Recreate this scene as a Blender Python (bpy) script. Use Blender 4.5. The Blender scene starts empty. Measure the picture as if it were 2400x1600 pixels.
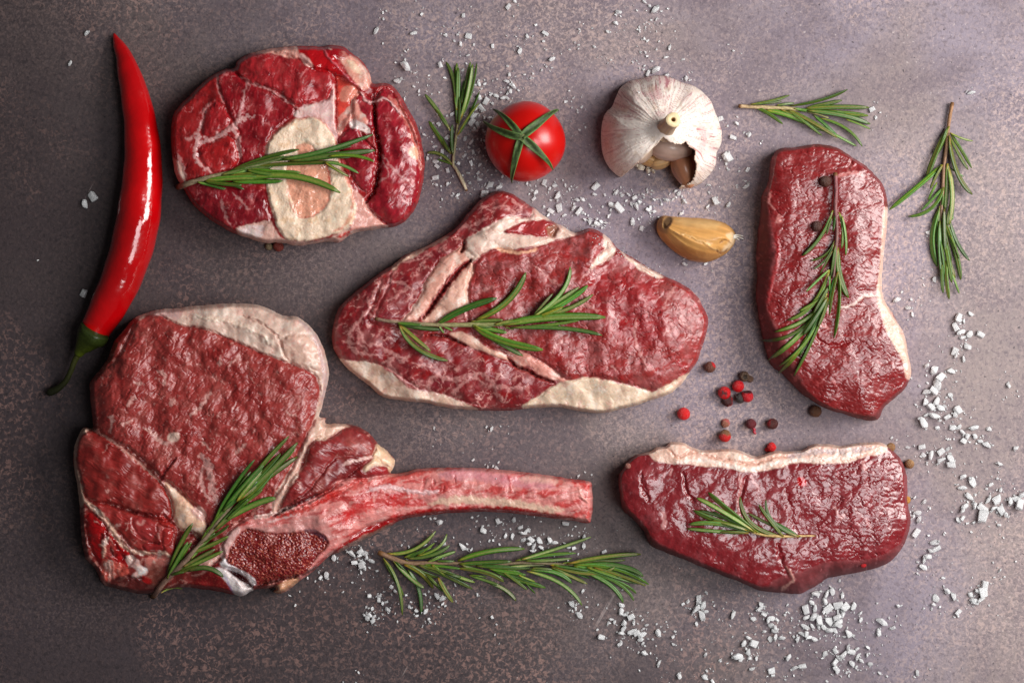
import bpy, bmesh, math, random
import numpy as np
from mathutils import Vector

SC = bpy.context.scene
COL = SC.collection
# ------------------------------------------------------------------ camera, world, light, exposure
D = 1.0            # camera height over the table, metres
S = 0.00024        # metres on the table per photograph pixel
cam = bpy.data.cameras.new('camera')
cam.sensor_width = 36.0
cam.lens = 36.0 * D / (2400 * S)
cam.clip_start = 0.01
cam.clip_end = 50
co = bpy.data.objects.new('camera', cam)
COL.objects.link(co)
co.location = (0, 0, D)
SC.camera = co
W = bpy.data.worlds.new('World')
SC.world = W
W.use_nodes = True
W.node_tree.nodes['Background'].inputs[0].default_value = (0.95, 0.94, 0.95, 1)
W.node_tree.nodes['Background'].inputs[1].default_value = 0.05


def area(name, loc, target, sx, sy, power, color, spread=180):
    l = bpy.data.lights.new(name, 'AREA')
    l.shape = 'RECTANGLE'
    l.size = sx
    l.size_y = sy
    l.energy = power
    l.color = color
    l.spread = math.radians(spread)
    o = bpy.data.objects.new(name, l)
    COL.objects.link(o)
    o.location = loc
    o.rotation_euler = (Vector(target) - Vector(loc)).to_track_quat('-Z', 'Y').to_euler()
    return o


area('softbox_key', (0.92, 0.26, 0.72), (0.05, 0.0, 0.0), 0.62, 0.56, 12.8, (1.0, 0.975, 0.95), 160)
area('softbox_top', (0.52, -0.16, 1.20), (0.10, -0.03, 0.0), 0.55, 0.50, 3.0, (0.97, 0.98, 1.0), 120)
SC.view_settings.view_transform = 'Standard'
SC.view_settings.look = 'None'
SC.view_settings.exposure = 0.08
SC.view_settings.gamma = 1.0

# ------------------------------------------------------------------ helpers
R0 = random.Random(7)


def lin(c):
    c = np.asarray(c, float) / 255.0
    return np.where(c <= 0.04045, c / 12.92, ((c + 0.055) / 1.055) ** 2.4)


def T(ox, oy, s, pts):
    return [(ox + p[0] / s, oy + p[1] / s) + tuple(p[2:]) for p in pts]


def PX(px, py, z):
    k = S * (D - z) / D
    return (px - 1200) * k, (800 - py) * k, z


def PV(px, py, z):
    return Vector(PX(px, py, z))


_GA = np.random.RandomState(3).rand(4096) * 2 * np.pi
_GX, _GY = np.cos(_GA), np.sin(_GA)


def _h(ix, iy, seed):
    n = ix.astype(np.int64) * 374761393 + iy.astype(np.int64) * 668265263 + seed * 974711
    n = (n ^ (n >> 13)) * 1274126177
    n = n ^ (n >> 16)
    return (n & 4095).astype(np.int64)


def pn(x, y, seed=0):
    x0 = np.floor(x); y0 = np.floor(y)
    fx = x - x0; fy = y - y0
    u = fx * fx * fx * (fx * (fx * 6 - 15) + 10)
    v = fy * fy * fy * (fy * (fy * 6 - 15) + 10)
    def g(dx, dy):
        h = _h(x0 + dx, y0 + dy, seed)
        return _GX[h] * (fx - dx) + _GY[h] * (fy - dy)
    a = g(0, 0); b = g(1, 0); c = g(0, 1); d = g(1, 1)
    return 1.5 * ((a + (b - a) * u) + ((c + (d - c) * u) - (a + (b - a) * u)) * v)


def fbm(x, y, oct=4, seed=0, gain=0.5):
    r = 0; a = 1.0; t = 0
    for i in range(oct):
        r = r + a * pn(x * 2 ** i + 13.1 * i, y * 2 ** i + 7.7 * i, seed + i)
        t += a; a *= gain
    return r / t


def ridged(x, y, oct=3, seed=0):
    r = 0; a = 1.0; t = 0
    for i in range(oct):
        r = r + a * (1 - 2.2 * np.abs(pn(x * 2 ** i + 5.1 * i, y * 2 ** i + 3.3 * i, seed + i)))
        t += a; a *= 0.5
    return r / t


def voro(x, y, seed=0):
    x0 = np.floor(x); y0 = np.floor(y)
    f1 = np.full(x.shape, 9.0); f2 = np.full(x.shape, 9.0); idv = np.zeros(x.shape)
    for dx in (-1, 0, 1):
        for dy in (-1, 0, 1):
            h1 = _h(x0 + dx, y0 + dy, seed) / 4096.0
            h2 = _h(x0 + dx, y0 + dy, seed + 77) / 4096.0
            d = np.hypot(x0 + dx + 0.1 + 0.8 * h1 - x, y0 + dy + 0.1 + 0.8 * h2 - y)
            n = d < f1
            f2 = np.where(n, f1, np.minimum(f2, d))
            f1 = np.where(n, d, f1)
            idv = np.where(n, h1, idv)
    return f2 - f1, idv


def sstep(a, b, x):
    t = np.clip((x - a) / (b - a), 0, 1)
    return t * t * (3 - 2 * t)


def catmull(pts, closed=True, n=3):
    P = np.array([p[:2] for p in pts], float)
    N = len(P); out = []
    rng = range(N if closed else N - 1)
    for i in rng:
        if closed:
            a, b, c, d = P[i - 1], P[i], P[(i + 1) % N], P[(i + 2) % N]
        else:
            a, b, c, d = P[max(i - 1, 0)], P[i], P[i + 1], P[min(i + 2, N - 1)]
        for k in range(n):
            t = k / n
            out.append(0.5 * ((2 * b) + (c - a) * t + (2 * a - 5 * b + 4 * c - d) * t * t + (3 * b - a - 3 * c + d) * t ** 3))
    if not closed:
        out.append(P[-1])
    return np.array(out)


def seg_dist(X, Y, A, B):
    ax, ay = A; bx, by = B
    dx, dy = bx - ax, by - ay
    L = dx * dx + dy * dy + 1e-9
    t = np.clip(((X - ax) * dx + (Y - ay) * dy) / L, 0, 1)
    return np.hypot(X - ax - t * dx, Y - ay - t * dy), t


def sdf(poly, X, Y):
    d = np.full(X.shape, 1e9); ins = np.zeros(X.shape, bool)
    N = len(poly)
    for i in range(N):
        a = poly[i]; b = poly[(i + 1) % N]
        dd, _ = seg_dist(X, Y, a, b)
        d = np.minimum(d, dd)
        c = (a[1] > Y) != (b[1] > Y)
        if c.any():
            xx = (b[0] - a[0]) * (Y - a[1]) / ((b[1] - a[1]) or 1e-9) + a[0]
            ins ^= c & (X < xx)
    return np.where(ins, d, -d)


def mk_mat(name, rough=0.4, spec=0.5, coat=0.0, coat_r=0.1, sss=0.0, sssr=(1, .2, .1), bump=(), noise_col=None, trans=0.0, attr=True, color=(1, 1, 1), sss_scale=0.002):
    """principled material, colour from the 'Col' attribute (alpha = gloss), fine procedural relief"""
    m = bpy.data.materials.new(name); m.use_nodes = True
    nt = m.node_tree; N = nt.nodes; L = nt.links
    b = N['Principled BSDF']
    tc = N.new('ShaderNodeTexCoord')
    if attr:
        a = N.new('ShaderNodeAttribute'); a.attribute_name = 'Col'
        csock = a.outputs['Color']; 
        L.new(a.outputs['Alpha'], b.inputs['Roughness'])
    else:
        rgb = N.new('ShaderNodeRGB'); rgb.outputs[0].default_value = (*color, 1)
        csock = rgb.outputs[0]
        b.inputs['Roughness'].default_value = rough
    if noise_col:
        sc, amt = noise_col
        n = N.new('ShaderNodeTexNoise'); n.inputs['Scale'].default_value = sc; n.inputs['Detail'].default_value = 5
        L.new(tc.outputs['Object'], n.inputs['Vector'])
        mr = N.new('ShaderNodeMapRange'); mr.inputs[1].default_value = 0.3; mr.inputs[2].default_value = 0.7
        mr.inputs[3].default_value = 1 - amt; mr.inputs[4].default_value = 1 + amt
        L.new(n.outputs['Fac'], mr.inputs[0])
        mx = N.new('ShaderNodeVectorMath'); mx.operation = 'SCALE'
        L.new(csock, mx.inputs[0]); L.new(mr.outputs[0], mx.inputs['Scale'])
        csock = mx.outputs[0]
    L.new(csock, b.inputs['Base Color'])
    b.inputs['Specular IOR Level'].default_value = spec
    b.inputs['Coat Weight'].default_value = coat
    b.inputs['Coat Roughness'].default_value = coat_r
    if sss:
        b.inputs['Subsurface Weight'].default_value = sss
        b.inputs['Subsurface Radius'].default_value = sssr
        b.inputs['Subsurface Scale'].default_value = sss_scale
    b.inputs['Transmission Weight'].default_value = trans
    prev = None
    for sc, dist in bump:
        n = N.new('ShaderNodeTexNoise'); n.inputs['Scale'].default_value = sc; n.inputs['Detail'].default_value = 3
        L.new(tc.outputs['Object'], n.inputs['Vector'])
        bp = N.new('ShaderNodeBump'); bp.inputs['Strength'].default_value = 1.0; bp.inputs['Distance'].default_value = dist
        L.new(n.outputs['Fac'], bp.inputs['Height'])
        if prev: L.new(prev, bp.inputs['Normal'])
        prev = bp.outputs[0]
    if prev:
        L.new(prev, b.inputs['Normal'])
        if coat: L.new(prev, b.inputs['Coat Normal'])
    return m


def mesh_from(name, verts, faces, col=None, smooth=True, normals=None):
    me = bpy.data.meshes.new(name)
    verts = np.asarray(verts, np.float32); faces = np.asarray(faces, np.int32)
    nv, nf, k = len(verts), len(faces), faces.shape[1]
    me.vertices.add(nv); me.vertices.foreach_set('co', verts.ravel())
    me.loops.add(nf * k); me.loops.foreach_set('vertex_index', faces.ravel())
    me.polygons.add(nf); me.polygons.foreach_set('loop_start', np.arange(nf, dtype=np.int32) * k)
    me.polygons.foreach_set('use_smooth', np.full(nf, smooth))
    me.update(calc_edges=True)
    if col is not None:
        c = me.color_attributes.new('Col', 'FLOAT_COLOR', 'POINT')
        c.data.foreach_set('color', np.asarray(col, np.float32).ravel())
    if normals is not None:
        me.normals_split_custom_set_from_vertices(np.asarray(normals, np.float32))
    return me


def link(name, me, mat=None, parent=None, loc=None):
    o = bpy.data.objects.new(name, me)
    COL.objects.link(o)
    if mat and me is not None and not me.materials: me.materials.append(mat)
    if parent: o.parent = parent
    if loc is not None: o.location = loc
    return o


def tag(o, label, cat, group=None):
    o['label'] = label; o['category'] = cat
    if group: o['group'] = group
    return o


def thing(name, label, cat, loc=(0, 0, 0), group=None):
    return tag(link(name, None, loc=loc), label, cat, group)


def rgba(c, rough):
    return tuple(lin(c)) + (rough,)


class Relief:
    """a slab of meat, skin ... built as a closed-down height surface on a fine grid"""
    ALL = []

    def __init__(s, outline, H, edge=22, top=None, step=2.0, base=(150, 42, 45), rough=0.3, p=2.0, jag=2.0, seed=1, n=3, crown=0.0, crown_w=90, und=0.0):
        s.out = catmull(outline, True, n)
        x0, y0 = s.out.min(0) - 6; x1, y1 = s.out.max(0) + 6
        s.x0, s.y0, s.step, s.seed = x0, y0, step, seed
        s.X, s.Y = np.meshgrid(np.arange(x0, x1, step), np.arange(y0, y1, step))
        X, Y = s.X, s.Y
        s.d = sdf(s.out, X, Y) + jag * fbm(X / 22, Y / 22, 4, seed)
        if top is not None:
            a = np.maximum(s.d, 0)
            b = np.maximum(-(sdf(catmull(top, True, n), X, Y) + jag * 1.5 * fbm(X / 18, Y / 18, 3, seed + 9)), 0)
            t = a / (a + b + 1e-6)
            t = np.minimum(t, 1)
            t2 = np.clip(s.d / 5.0, 0, 1)
            prof = (1 - (1 - t) ** 2.6) ** (1 / 1.5) * (0.35 + 0.65 * t2 ** 0.5)
            prof *= np.where(s.d > 0, 1, 0)
            soft = 1 - 0.10 * np.exp(-np.maximum(s.d, 0) / 14.0) * (1 - sstep(0, 12, b))
            prof *= soft
            s.side = sstep(0.0, 10, b)
            s.flank = sstep(0, 6, b)
        else:
            t = np.clip(s.d / edge, 0, 1)
            prof = (1 - (1 - t) ** p) ** (1 / p)
            s.side = 1 - sstep(0, edge * 0.5, s.d)
            s.flank = 1 - sstep(0, edge * 0.45, s.d)
        s.prof = prof
        s.z = H * prof * (1 + crown * (sstep(0, crown_w, s.d) - 1) + und * fbm(X / 85, Y / 85, 3, seed + 61))
        s.col = np.empty(X.shape + (3,)); s.col[:] = lin(base)
        s.rough = np.full(X.shape, rough)
        s.lab = np.zeros(X.shape, np.int32)
        s.names = ['lean_meat']; s.labels = {}
        s.seam = np.full(X.shape, 1e9)
        s.fat = np.zeros(X.shape)
        Relief.ALL.append(s)

    def warp(s, amt, wl, seed):
        return amt * fbm(s.X / wl, s.Y / wl, 3, seed), amt * fbm(s.X / wl + 31, s.Y / wl + 17, 3, seed + 5)

    def _sub(s, pts, m):
        P = np.asarray([p[:2] for p in pts])
        i0 = max(int((P[:, 1].min() - m - s.y0) / s.step), 0); i1 = min(int((P[:, 1].max() + m - s.y0) / s.step) + 2, s.X.shape[0])
        j0 = max(int((P[:, 0].min() - m - s.x0) / s.step), 0); j1 = min(int((P[:, 0].max() + m - s.x0) / s.step) + 2, s.X.shape[1])
        return slice(i0, max(i1, i0)), slice(j0, max(j1, j0))

    def region(s, pts, color=None, part=None, rough=None, dz=0.0, bulge=0.0, bw=14, soft=2.5, jag=5, jwl=16, var=0.0, seed=0, alpha=1.0, groove=0.0, fat=None, label=None, own=True):
        s.seed += 1
        sl = s._sub(pts, jag + soft + 6)
        X, Y = s.X[sl], s.Y[sl]
        wx = jag * fbm(X / jwl, Y / jwl, 3, s.seed); wy = jag * fbm(X / jwl + 9, Y / jwl + 4, 3, s.seed + 3)
        d = sdf(catmull(pts, True, 3), X + wx, Y + wy)
        m = sstep(-soft, soft, d) * alpha
        if color is not None:
            c = lin(color)[None, None, :] * (1 + var * fbm(X / 14, Y / 14, 4, s.seed + 8))[..., None]
            s.col[sl] = s.col[sl] * (1 - m[..., None]) + c * m[..., None]
        if rough is not None: s.rough[sl] = s.rough[sl] * (1 - m) + rough * m
        if fat is not None: s.fat[sl] = s.fat[sl] * (1 - m) + fat * m
        ins = np.maximum(d, 0)
        z = dz * sstep(-soft * 2, soft * 2, d) + 0.55 * bulge * (1 - np.exp(-ins / bw)) * (d > 0)
        z = z - groove * np.exp(-(d / 3.5) ** 2)
        s.z[sl] += z * s.prof[sl]
        if part:
            if own or part not in s.names:
                s.names.append(part); k = len(s.names) - 1
            else:
                k = s.names.index(part)
            if label: s.labels[k] = label
            s.lab[sl][d > 0] = k
        return d

    def stroke(s, pts, w=5, color=None, dz=0.0, rough=None, soft=2.0, jag=5.5, jwl=13, alpha=1.0, taper=True, var=0.15, part=None, fat=None, wvar=0.35, label=None):
        """a vein, seam or cleft along a line; w = full width in photo pixels"""
        s.seed += 1
        P = catmull(pts, False, 4)
        sl = s._sub(P, w + jag + 8)
        X, Y = s.X[sl], s.Y[sl]
        if X.size == 0: return
        X2 = X + jag * fbm(X / jwl, Y / jwl, 3, s.seed); Y2 = Y + jag * fbm(X / jwl + 9, Y / jwl + 4, 3, s.seed + 3)
        best = np.full(X.shape, 1e9); hw = w / 2.0; n = len(P) - 1
        for i in range(n):
            d, t = seg_dist(X2, Y2, P[i], P[i + 1])
            tt = (i + t) / n
            k = 1.0
            if taper: k = np.clip(np.minimum(tt, 1 - tt) * 6, 0, 1) ** 0.6 * 0.85 + 0.15
            best = np.minimum(best, d - hw * k)
        if wvar: best = best + hw * wvar * 1.6 * fbm(X / 9, Y / 9, 2, s.seed + 20)
        m = (1 - sstep(-soft, soft * 1.3, best)) * alpha
        if w < 16: m = m * (.72 + .5 * sstep(-.3, .3, fbm(X / 6, Y / 6, 3, s.seed + 40))).clip(0, 1)
        if color is not None:
            c = lin(color)[None, None, :] * (1 + var * fbm(X / 10, Y / 10, 3, s.seed + 8))[..., None]
            s.col[sl] = s.col[sl] * (1 - m[..., None]) + c * m[..., None]
        if rough is not None: s.rough[sl] = s.rough[sl] * (1 - m) + rough * m
        if fat is not None: s.fat[sl] = s.fat[sl] * (1 - m) + fat * m
        s.z[sl] += dz * (1 - sstep(-hw - 1, 3.0, best)) * s.prof[sl]
        if part:
            s.names.append(part)
            if label: s.labels[len(s.names) - 1] = label
            s.lab[sl][best < 0] = len(s.names) - 1

    def fibres(s, mask, ang, wl=7, stretch=3, amp=0.0003, cvar=0.15, oct=3, warp=10, seed=50, rid=True):
        a = math.radians(ang)
        wx, wy = s.warp(warp, 40, seed)
        X, Y = s.X + wx, s.Y + wy
        u = (X * math.cos(a) - Y * math.sin(a)) / (wl * stretch); v = (X * math.sin(a) + Y * math.cos(a)) / wl
        n = ridged(u, v, oct, seed) if rid else fbm(u, v, oct, seed)
        k = mask * s.prof * (.25 + .9 * sstep(-.25, .3, fbm(s.X / 38, s.Y / 38, 2, seed + 31)))
        s.z += 0.27 * amp * n * k
        c = 1 + 1.5 * cvar * fbm(u * 0.9, v * 0.9, 4, seed + 4) * mask
        s.col *= c[..., None]

    def crack(s, mask, wl=16, depth=0.0004, color=(95, 12, 18), width=0.09, seed=90, calpha=0.8, ang=0, stretch=1.0, warp=9):
        wx, wy = s.warp(warp, 24, seed)
        wx2, wy2 = s.warp(3.0, 7, seed + 2)
        a = math.radians(ang)
        X, Y = s.X + wx + wx2, s.Y + wy + wy2
        u = (X * math.cos(a) - Y * math.sin(a)) / (wl * stretch); v = (X * math.sin(a) + Y * math.cos(a)) / wl
        e, idv = voro(u, v, seed)
        gate = sstep(-0.25, 0.15, fbm(s.X / 45, s.Y / 45, 2, seed + 11))
        m = (1 - sstep(0, width * 1.6, e)) * mask * (0.25 + 0.75 * gate)
        depth *= .5
        s.z -= depth * m * s.prof
        s.z += depth * 0.5 * (1 - np.exp(-e * 4)) * mask * s.prof
        mm = (m * calpha)[..., None]
        s.col = s.col * (1 - mm) + lin(color) * mm
        s.col *= (1 + 0.10 * (idv - 0.5) * mask)[..., None]

    def flecks(s, mask, color=(225, 150, 140), wl=9, stretch=2.5, ang=0, thr=0.42, alpha=0.6, seed=130, width=0.15):
        a = math.radians(ang)
        wx, wy = s.warp(8, 30, seed)
        X, Y = s.X + wx, s.Y + wy
        u = (X * math.cos(a) - Y * math.sin(a)) / (wl * stretch); v = (X * math.sin(a) + Y * math.cos(a)) / wl
        n = fbm(u, v, 4, seed)
        m = (sstep(thr, thr + width, n) * mask * alpha)[..., None]
        s.col = s.col * (1 - m) + lin(color) * m

    def marble(s, mask, color=(222, 168, 158), wl=26, width=.05, alpha=.8, seed=800, ang=0, stretch=1.6, thr=0.0, dz=.0001):
        """fine branching fat veins that fade in and out"""
        wx, wy = s.warp(16, 30, seed); wx2, wy2 = s.warp(4, 8, seed + 3)
        a = math.radians(ang); X, Y = s.X + wx + wx2, s.Y + wy + wy2
        u = (X * math.cos(a) - Y * math.sin(a)) / (wl * stretch); v = (X * math.sin(a) + Y * math.cos(a)) / wl
        n = np.abs(fbm(u, v, 3, seed, .4)); g = sstep(thr, thr + .3, fbm(s.X / 40, s.Y / 40, 3, seed + 7))
        m = (1 - sstep(width * .2, width, n)) * g * mask * alpha
        s.z += dz * m * s.prof
        s.col = s.col * (1 - m[..., None]) + lin(color) * m[..., None]

    def bloom(s, mask, color, wl=60, thr=0.0, alpha=.5, seed=900, width=.3, rough=None):
        """large soft patches of a differently coloured, drier or wetter meat surface"""
        m = sstep(thr, thr + width, fbm(s.X / wl, s.Y / wl, 5, seed, .6)) * mask * alpha
        s.col = s.col * (1 - m[..., None]) + lin(color) * m[..., None]
        if rough is not None: s.rough = s.rough * (1 - m) + rough * m

    def ripple(s, mask, wl=9, amp=0.00025, seed=170, sx=1.0):
        n = fbm(s.X / (wl * sx), s.Y / wl, 3, seed)
        s.z += (0.40 if wl >= 15 else .30) * amp * n * mask * s.prof

    def zat(s, px, py):
        j = (px - s.x0) / s.step; i = (py - s.y0) / s.step
        h, w = s.z.shape
        if i < 0 or j < 0 or i >= h - 1 or j >= w - 1: return 0.0
        i0, j0 = int(i), int(j); fi, fj = i - i0, j - j0
        z = s.z
        if s.d[i0, j0] <= 0: return 0.0
        return float((z[i0, j0] * (1 - fj) + z[i0, j0 + 1] * fj) * (1 - fi) + (z[i0 + 1, j0] * (1 - fj) + z[i0 + 1, j0 + 1] * fj) * fi)

    def build(s, name, label, cat, mats, cut=None, zmin=0.0003, solid=0.0, group=None, root=None, base_z=0.0, gloss=1.0):
        X, Y, d = s.X, s.Y, s.d
        gy, gx = np.gradient(d, s.step)
        gl = np.hypot(gx, gy) + 1e-6
        outm = d <= 0
        px = np.where(outm, X - gx / gl * d, X); py = np.where(outm, Y - gy / gl * d, Y)
        z = np.where(outm, 0.0, np.maximum(s.z, zmin)) + base_z
        k = S * (D - z) / D
        P = np.stack([(px - 1200) * k, (800 - py) * k, z], -1)
        dx = np.gradient(P, axis=1); dy = np.gradient(P, axis=0)
        Nn = np.cross(dy, dx); Nn /= (np.linalg.norm(Nn, axis=-1, keepdims=True) + 1e-12)
        h, w = d.shape
        ids = np.arange(h * w).reshape(h, w)
        A, B, C, E = ids[:-1, :-1], ids[:-1, 1:], ids[1:, 1:], ids[1:, :-1]
        dm = d.ravel()
        f = np.stack([A, E, C, B], -1).reshape(-1, 4)
        okm = (dm[f] > 0).sum(1) >= 2
        okm &= (dm[f] > -2.9 * s.step).all(1)
        lab = s.lab.ravel()[f[:, 0]]
        if cut is not None:
            okm &= ~(cut.ravel()[f].sum(1) >= 2)
        f = f[okm]; lab = lab[okm]
        fatk = [i for i, n in enumerate(s.names) if n.startswith('fat')]
        if fatk:
            fm = np.isin(s.lab, fatk).astype(float)
            s.bloom(fm, (206, 150, 138), 24, .06, .5, s.seed + 300, .3, rough=.22)
            s.bloom(fm, (238, 222, 208), 30, .05, .5, s.seed + 330, .3)
            s.marble(fm, (184, 110, 96), 26, .035, .45, s.seed + 360, 20, 2.0, .05, -.0003)
            s.z += .0007 * fbm(s.X / 16, s.Y / 16, 3, s.seed + 390) * fm * s.prof
        s.rough = s.rough * (1 - s.flank * gloss) + .8 * s.flank * gloss
        cx, cy = s.out.mean(0)
        c0 = np.array(PX(cx, cy, 0))
        if root is None: root = thing(name, label, cat, loc=tuple(c0), group=group)
        s.root = root
        Pf = P.reshape(-1, 3) - c0; Nf = Nn.reshape(-1, 3)
        colf = np.concatenate([s.col.reshape(-1, 3).clip(0.001, 0.95), s.rough.reshape(-1, 1).clip(0.08, 0.95)], 1)
        fid = -np.ones(h * w, np.int64); fid[f[:, 0]] = np.arange(len(f))
        par = np.arange(len(f))
        def find(a):
            while par[a] != a:
                par[a] = par[par[a]]; a = par[a]
            return a
        for off in (1, w):
            a = np.arange(len(f)); nb = f[:, 0] + off; ok = nb < h * w
            a = a[ok]; b_ = fid[nb[ok]]; k2 = b_ >= 0; a = a[k2]; b_ = b_[k2]; k2 = lab[a] == lab[b_]
            for p_, q_ in zip(a[k2].tolist(), b_[k2].tolist()):
                ra, rb = find(p_), find(q_)
                if ra != rb: par[ra] = rb
        rootid = np.array([find(a) for a in range(len(f))])
        cid, cct = np.unique(rootid, return_counts=True)
        small_ = set(cid[cct < 60].tolist())
        fpos = f[:, 0].copy(); lab = lab.copy()
        for r_ in small_:
            fs = np.where(rootid == r_)[0]
            for off in (1, -1, w, -w):
                nb = fpos[fs] + off; nb = nb[(nb >= 0) & (nb < h * w)]; q = fid[nb]; q = q[q >= 0]
                q = q[(rootid[q] != r_) & ~np.isin(rootid[q], list(small_))]
                if len(q):
                    lab[fs] = lab[q[0]]; rootid[fs] = rootid[q[0]]; break
        jobs = []
        for i, nm in enumerate(s.names):
            sel = np.where(lab == i)[0]
            if len(sel) < 12: continue
            u_, c_ = np.unique(rootid[sel], return_counts=True)
            big = u_[c_ >= 60] if (c_ >= 60).any() else u_[[c_.argmax()]]
            main = u_[c_.argmax()]
            rr_ = np.where(np.isin(rootid[sel], big), rootid[sel], main)
            for b_ in big: jobs.append((i, nm, f[sel[rr_ == b_]]))
        for i, nm, ff in jobs:
            used, inv = np.unique(ff, return_inverse=True)
            me = mesh_from(nm, Pf[used], inv.reshape(-1, 4), colf[used], True, Nf[used])
            o = link(nm, me, mats.get(nm, mats['*']), root)
            if i in s.labels: o['label'] = s.labels[i]
            if solid:
                md = o.modifiers.new('thick', 'SOLIDIFY'); md.thickness = solid; md.offset = -1
        return root


def surf(px, py):
    return max([r.zat(px, py) + getattr(r, 'base_z', 0) for r in Relief.ALL] + [0.0])


def tube(path, radii, col, seg=10, cap=True, flat=1.0, twist=0.0, prof=None):
    """verts, faces, colours of a tapered tube along 3D points; returns arrays (quads)"""
    P = np.array(path, float); n = len(P)
    Tn = np.gradient(P, axis=0); Tn /= np.linalg.norm(Tn, axis=1, keepdims=True) + 1e-12
    V = []; C = []
    ref = np.array([0, 0, 1.0])
    for i in range(n):
        t = Tn[i]
        sd = np.cross(t, ref); l = np.linalg.norm(sd)
        sd = sd / l if l > 1e-3 else np.array([1.0, 0, 0])
        up = np.cross(sd, t)
        for k in range(seg):
            a = 2 * math.pi * k / seg
            rr = radii[i] * (prof(k / seg, i / (n - 1)) if prof else 1.0)
            V.append(P[i] + sd * math.cos(a) * rr + up * math.sin(a) * rr * flat)
            c = col(k / seg, i / (n - 1)) if callable(col) else col
            C.append(c)
    F = []
    for i in range(n - 1):
        for k in range(seg):
            k2 = (k + 1) % seg
            F.append((i * seg + k, i * seg + k2, (i + 1) * seg + k2, (i + 1) * seg + k))
    if cap:
        for i, rev in ((0, True), (n - 1, False)):
            c = len(V); V.append(P[i].copy()); C.append(C[i * seg])
            for k in range(0, seg, 2):
                q = (c, i * seg + k, i * seg + (k + 1) % seg, i * seg + (k + 2) % seg)
                F.append(q[::-1] if rev else q)
    return np.array(V), np.array(F), np.array(C)


def interp(pts, n):
    P = catmull(pts, False, 8)
    if len(pts[0]) > 2:
        ex = np.array([p[2] for p in pts], float)
        tt = np.linspace(0, len(pts) - 1, len(P))
        e = np.interp(tt, np.arange(len(pts)), ex)
        P = np.column_stack([P, e])
    L = np.concatenate([[0], np.cumsum(np.hypot(*np.diff(P[:, :2], axis=0).T))])
    q = np.linspace(0, L[-1], n)
    return np.column_stack([np.interp(q, L, P[:, i]) for i in range(P.shape[1])])

# ------------------------------------------------------------------ materials
M = {}
M['meat'] = mk_mat('raw_meat', spec=0.72, coat=0.0, sss=0.10, sssr=(1, .12, .08), sss_scale=0.003, bump=((1100, 0.000035), (2600, 0.000015)), noise_col=(1500, 0.12))
M['wet'] = mk_mat('wet_raw_meat', spec=0.72, sss=0.08, sssr=(1, .12, .08), sss_scale=0.003, bump=((1100, 0.00003),), noise_col=(1500, 0.12))
M['fat'] = mk_mat('raw_fat', spec=0.55, coat=0.0, sss=0.35, sssr=(1, .55, .4), sss_scale=0.003, bump=((350, 0.00004), (2200, 0.00001)), noise_col=(700, 0.07))
M['bone'] = mk_mat('cut_bone', spec=0.45, coat=0.0, sss=0.15, sssr=(1, .6, .4), bump=((1300, 0.00012),), noise_col=(1100, 0.08))
M['leaf'] = mk_mat('rosemary_leaf', spec=0.45, bump=((2600, 0.00004),), noise_col=(900, 0.22))
M['stem'] = mk_mat('rosemary_stem', spec=0.3, bump=((1800, 0.00012),), noise_col=(900, 0.25))
M['chili'] = mk_mat('chili_skin', spec=0.5, coat=0.7, coat_r=0.09, bump=((70, 0.0009), (260, 0.00012)), noise_col=(60, 0.12))
M['tomato'] = mk_mat('tomato_skin', spec=0.5, coat=0.15, coat_r=0.22, bump=((40, 0.0004),), noise_col=(50, 0.06), sss=0.1, sssr=(1, .1, .05))
M['calyx'] = mk_mat('calyx_green', spec=0.3, bump=((1500, 0.00015),), noise_col=(1000, 0.25))
M['garlic'] = mk_mat('garlic_skin', spec=0.35, sss=0.12, sssr=(1, .8, .6), bump=((500, 0.00010), (1500, 0.00005)), noise_col=(260, 0.07))
M['pepper'] = mk_mat('peppercorn_skin', spec=0.5, bump=((900, 0.0003),), noise_col=(900, 0.2))


def salt_mat():
    m = bpy.data.materials.new('salt'); m.use_nodes = True
    nt = m.node_tree; N = nt.nodes; L = nt.links; b = N['Principled BSDF']
    b.inputs['Base Color'].default_value = (0.97, 0.975, 0.98, 1)
    b.inputs['Roughness'].default_value = 0.15
    b.inputs['Transmission Weight'].default_value = 0.22
    b.inputs['Subsurface Weight'].default_value = 0.7
    b.inputs['Subsurface Radius'].default_value = (1, 1, 1)
    b.inputs['Subsurface Scale'].default_value = 0.0025
    b.inputs['IOR'].default_value = 1.4
    tc = N.new('ShaderNodeTexCoord'); n = N.new('ShaderNodeTexNoise'); n.inputs['Scale'].default_value = 1200
    L.new(tc.outputs['Object'], n.inputs['Vector'])
    bp = N.new('ShaderNodeBump'); bp.inputs['Distance'].default_value = 0.0002; L.new(n.outputs['Fac'], bp.inputs['Height'])
    L.new(bp.outputs[0], b.inputs['Normal'])
    return m


M['salt'] = salt_mat()


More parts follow.
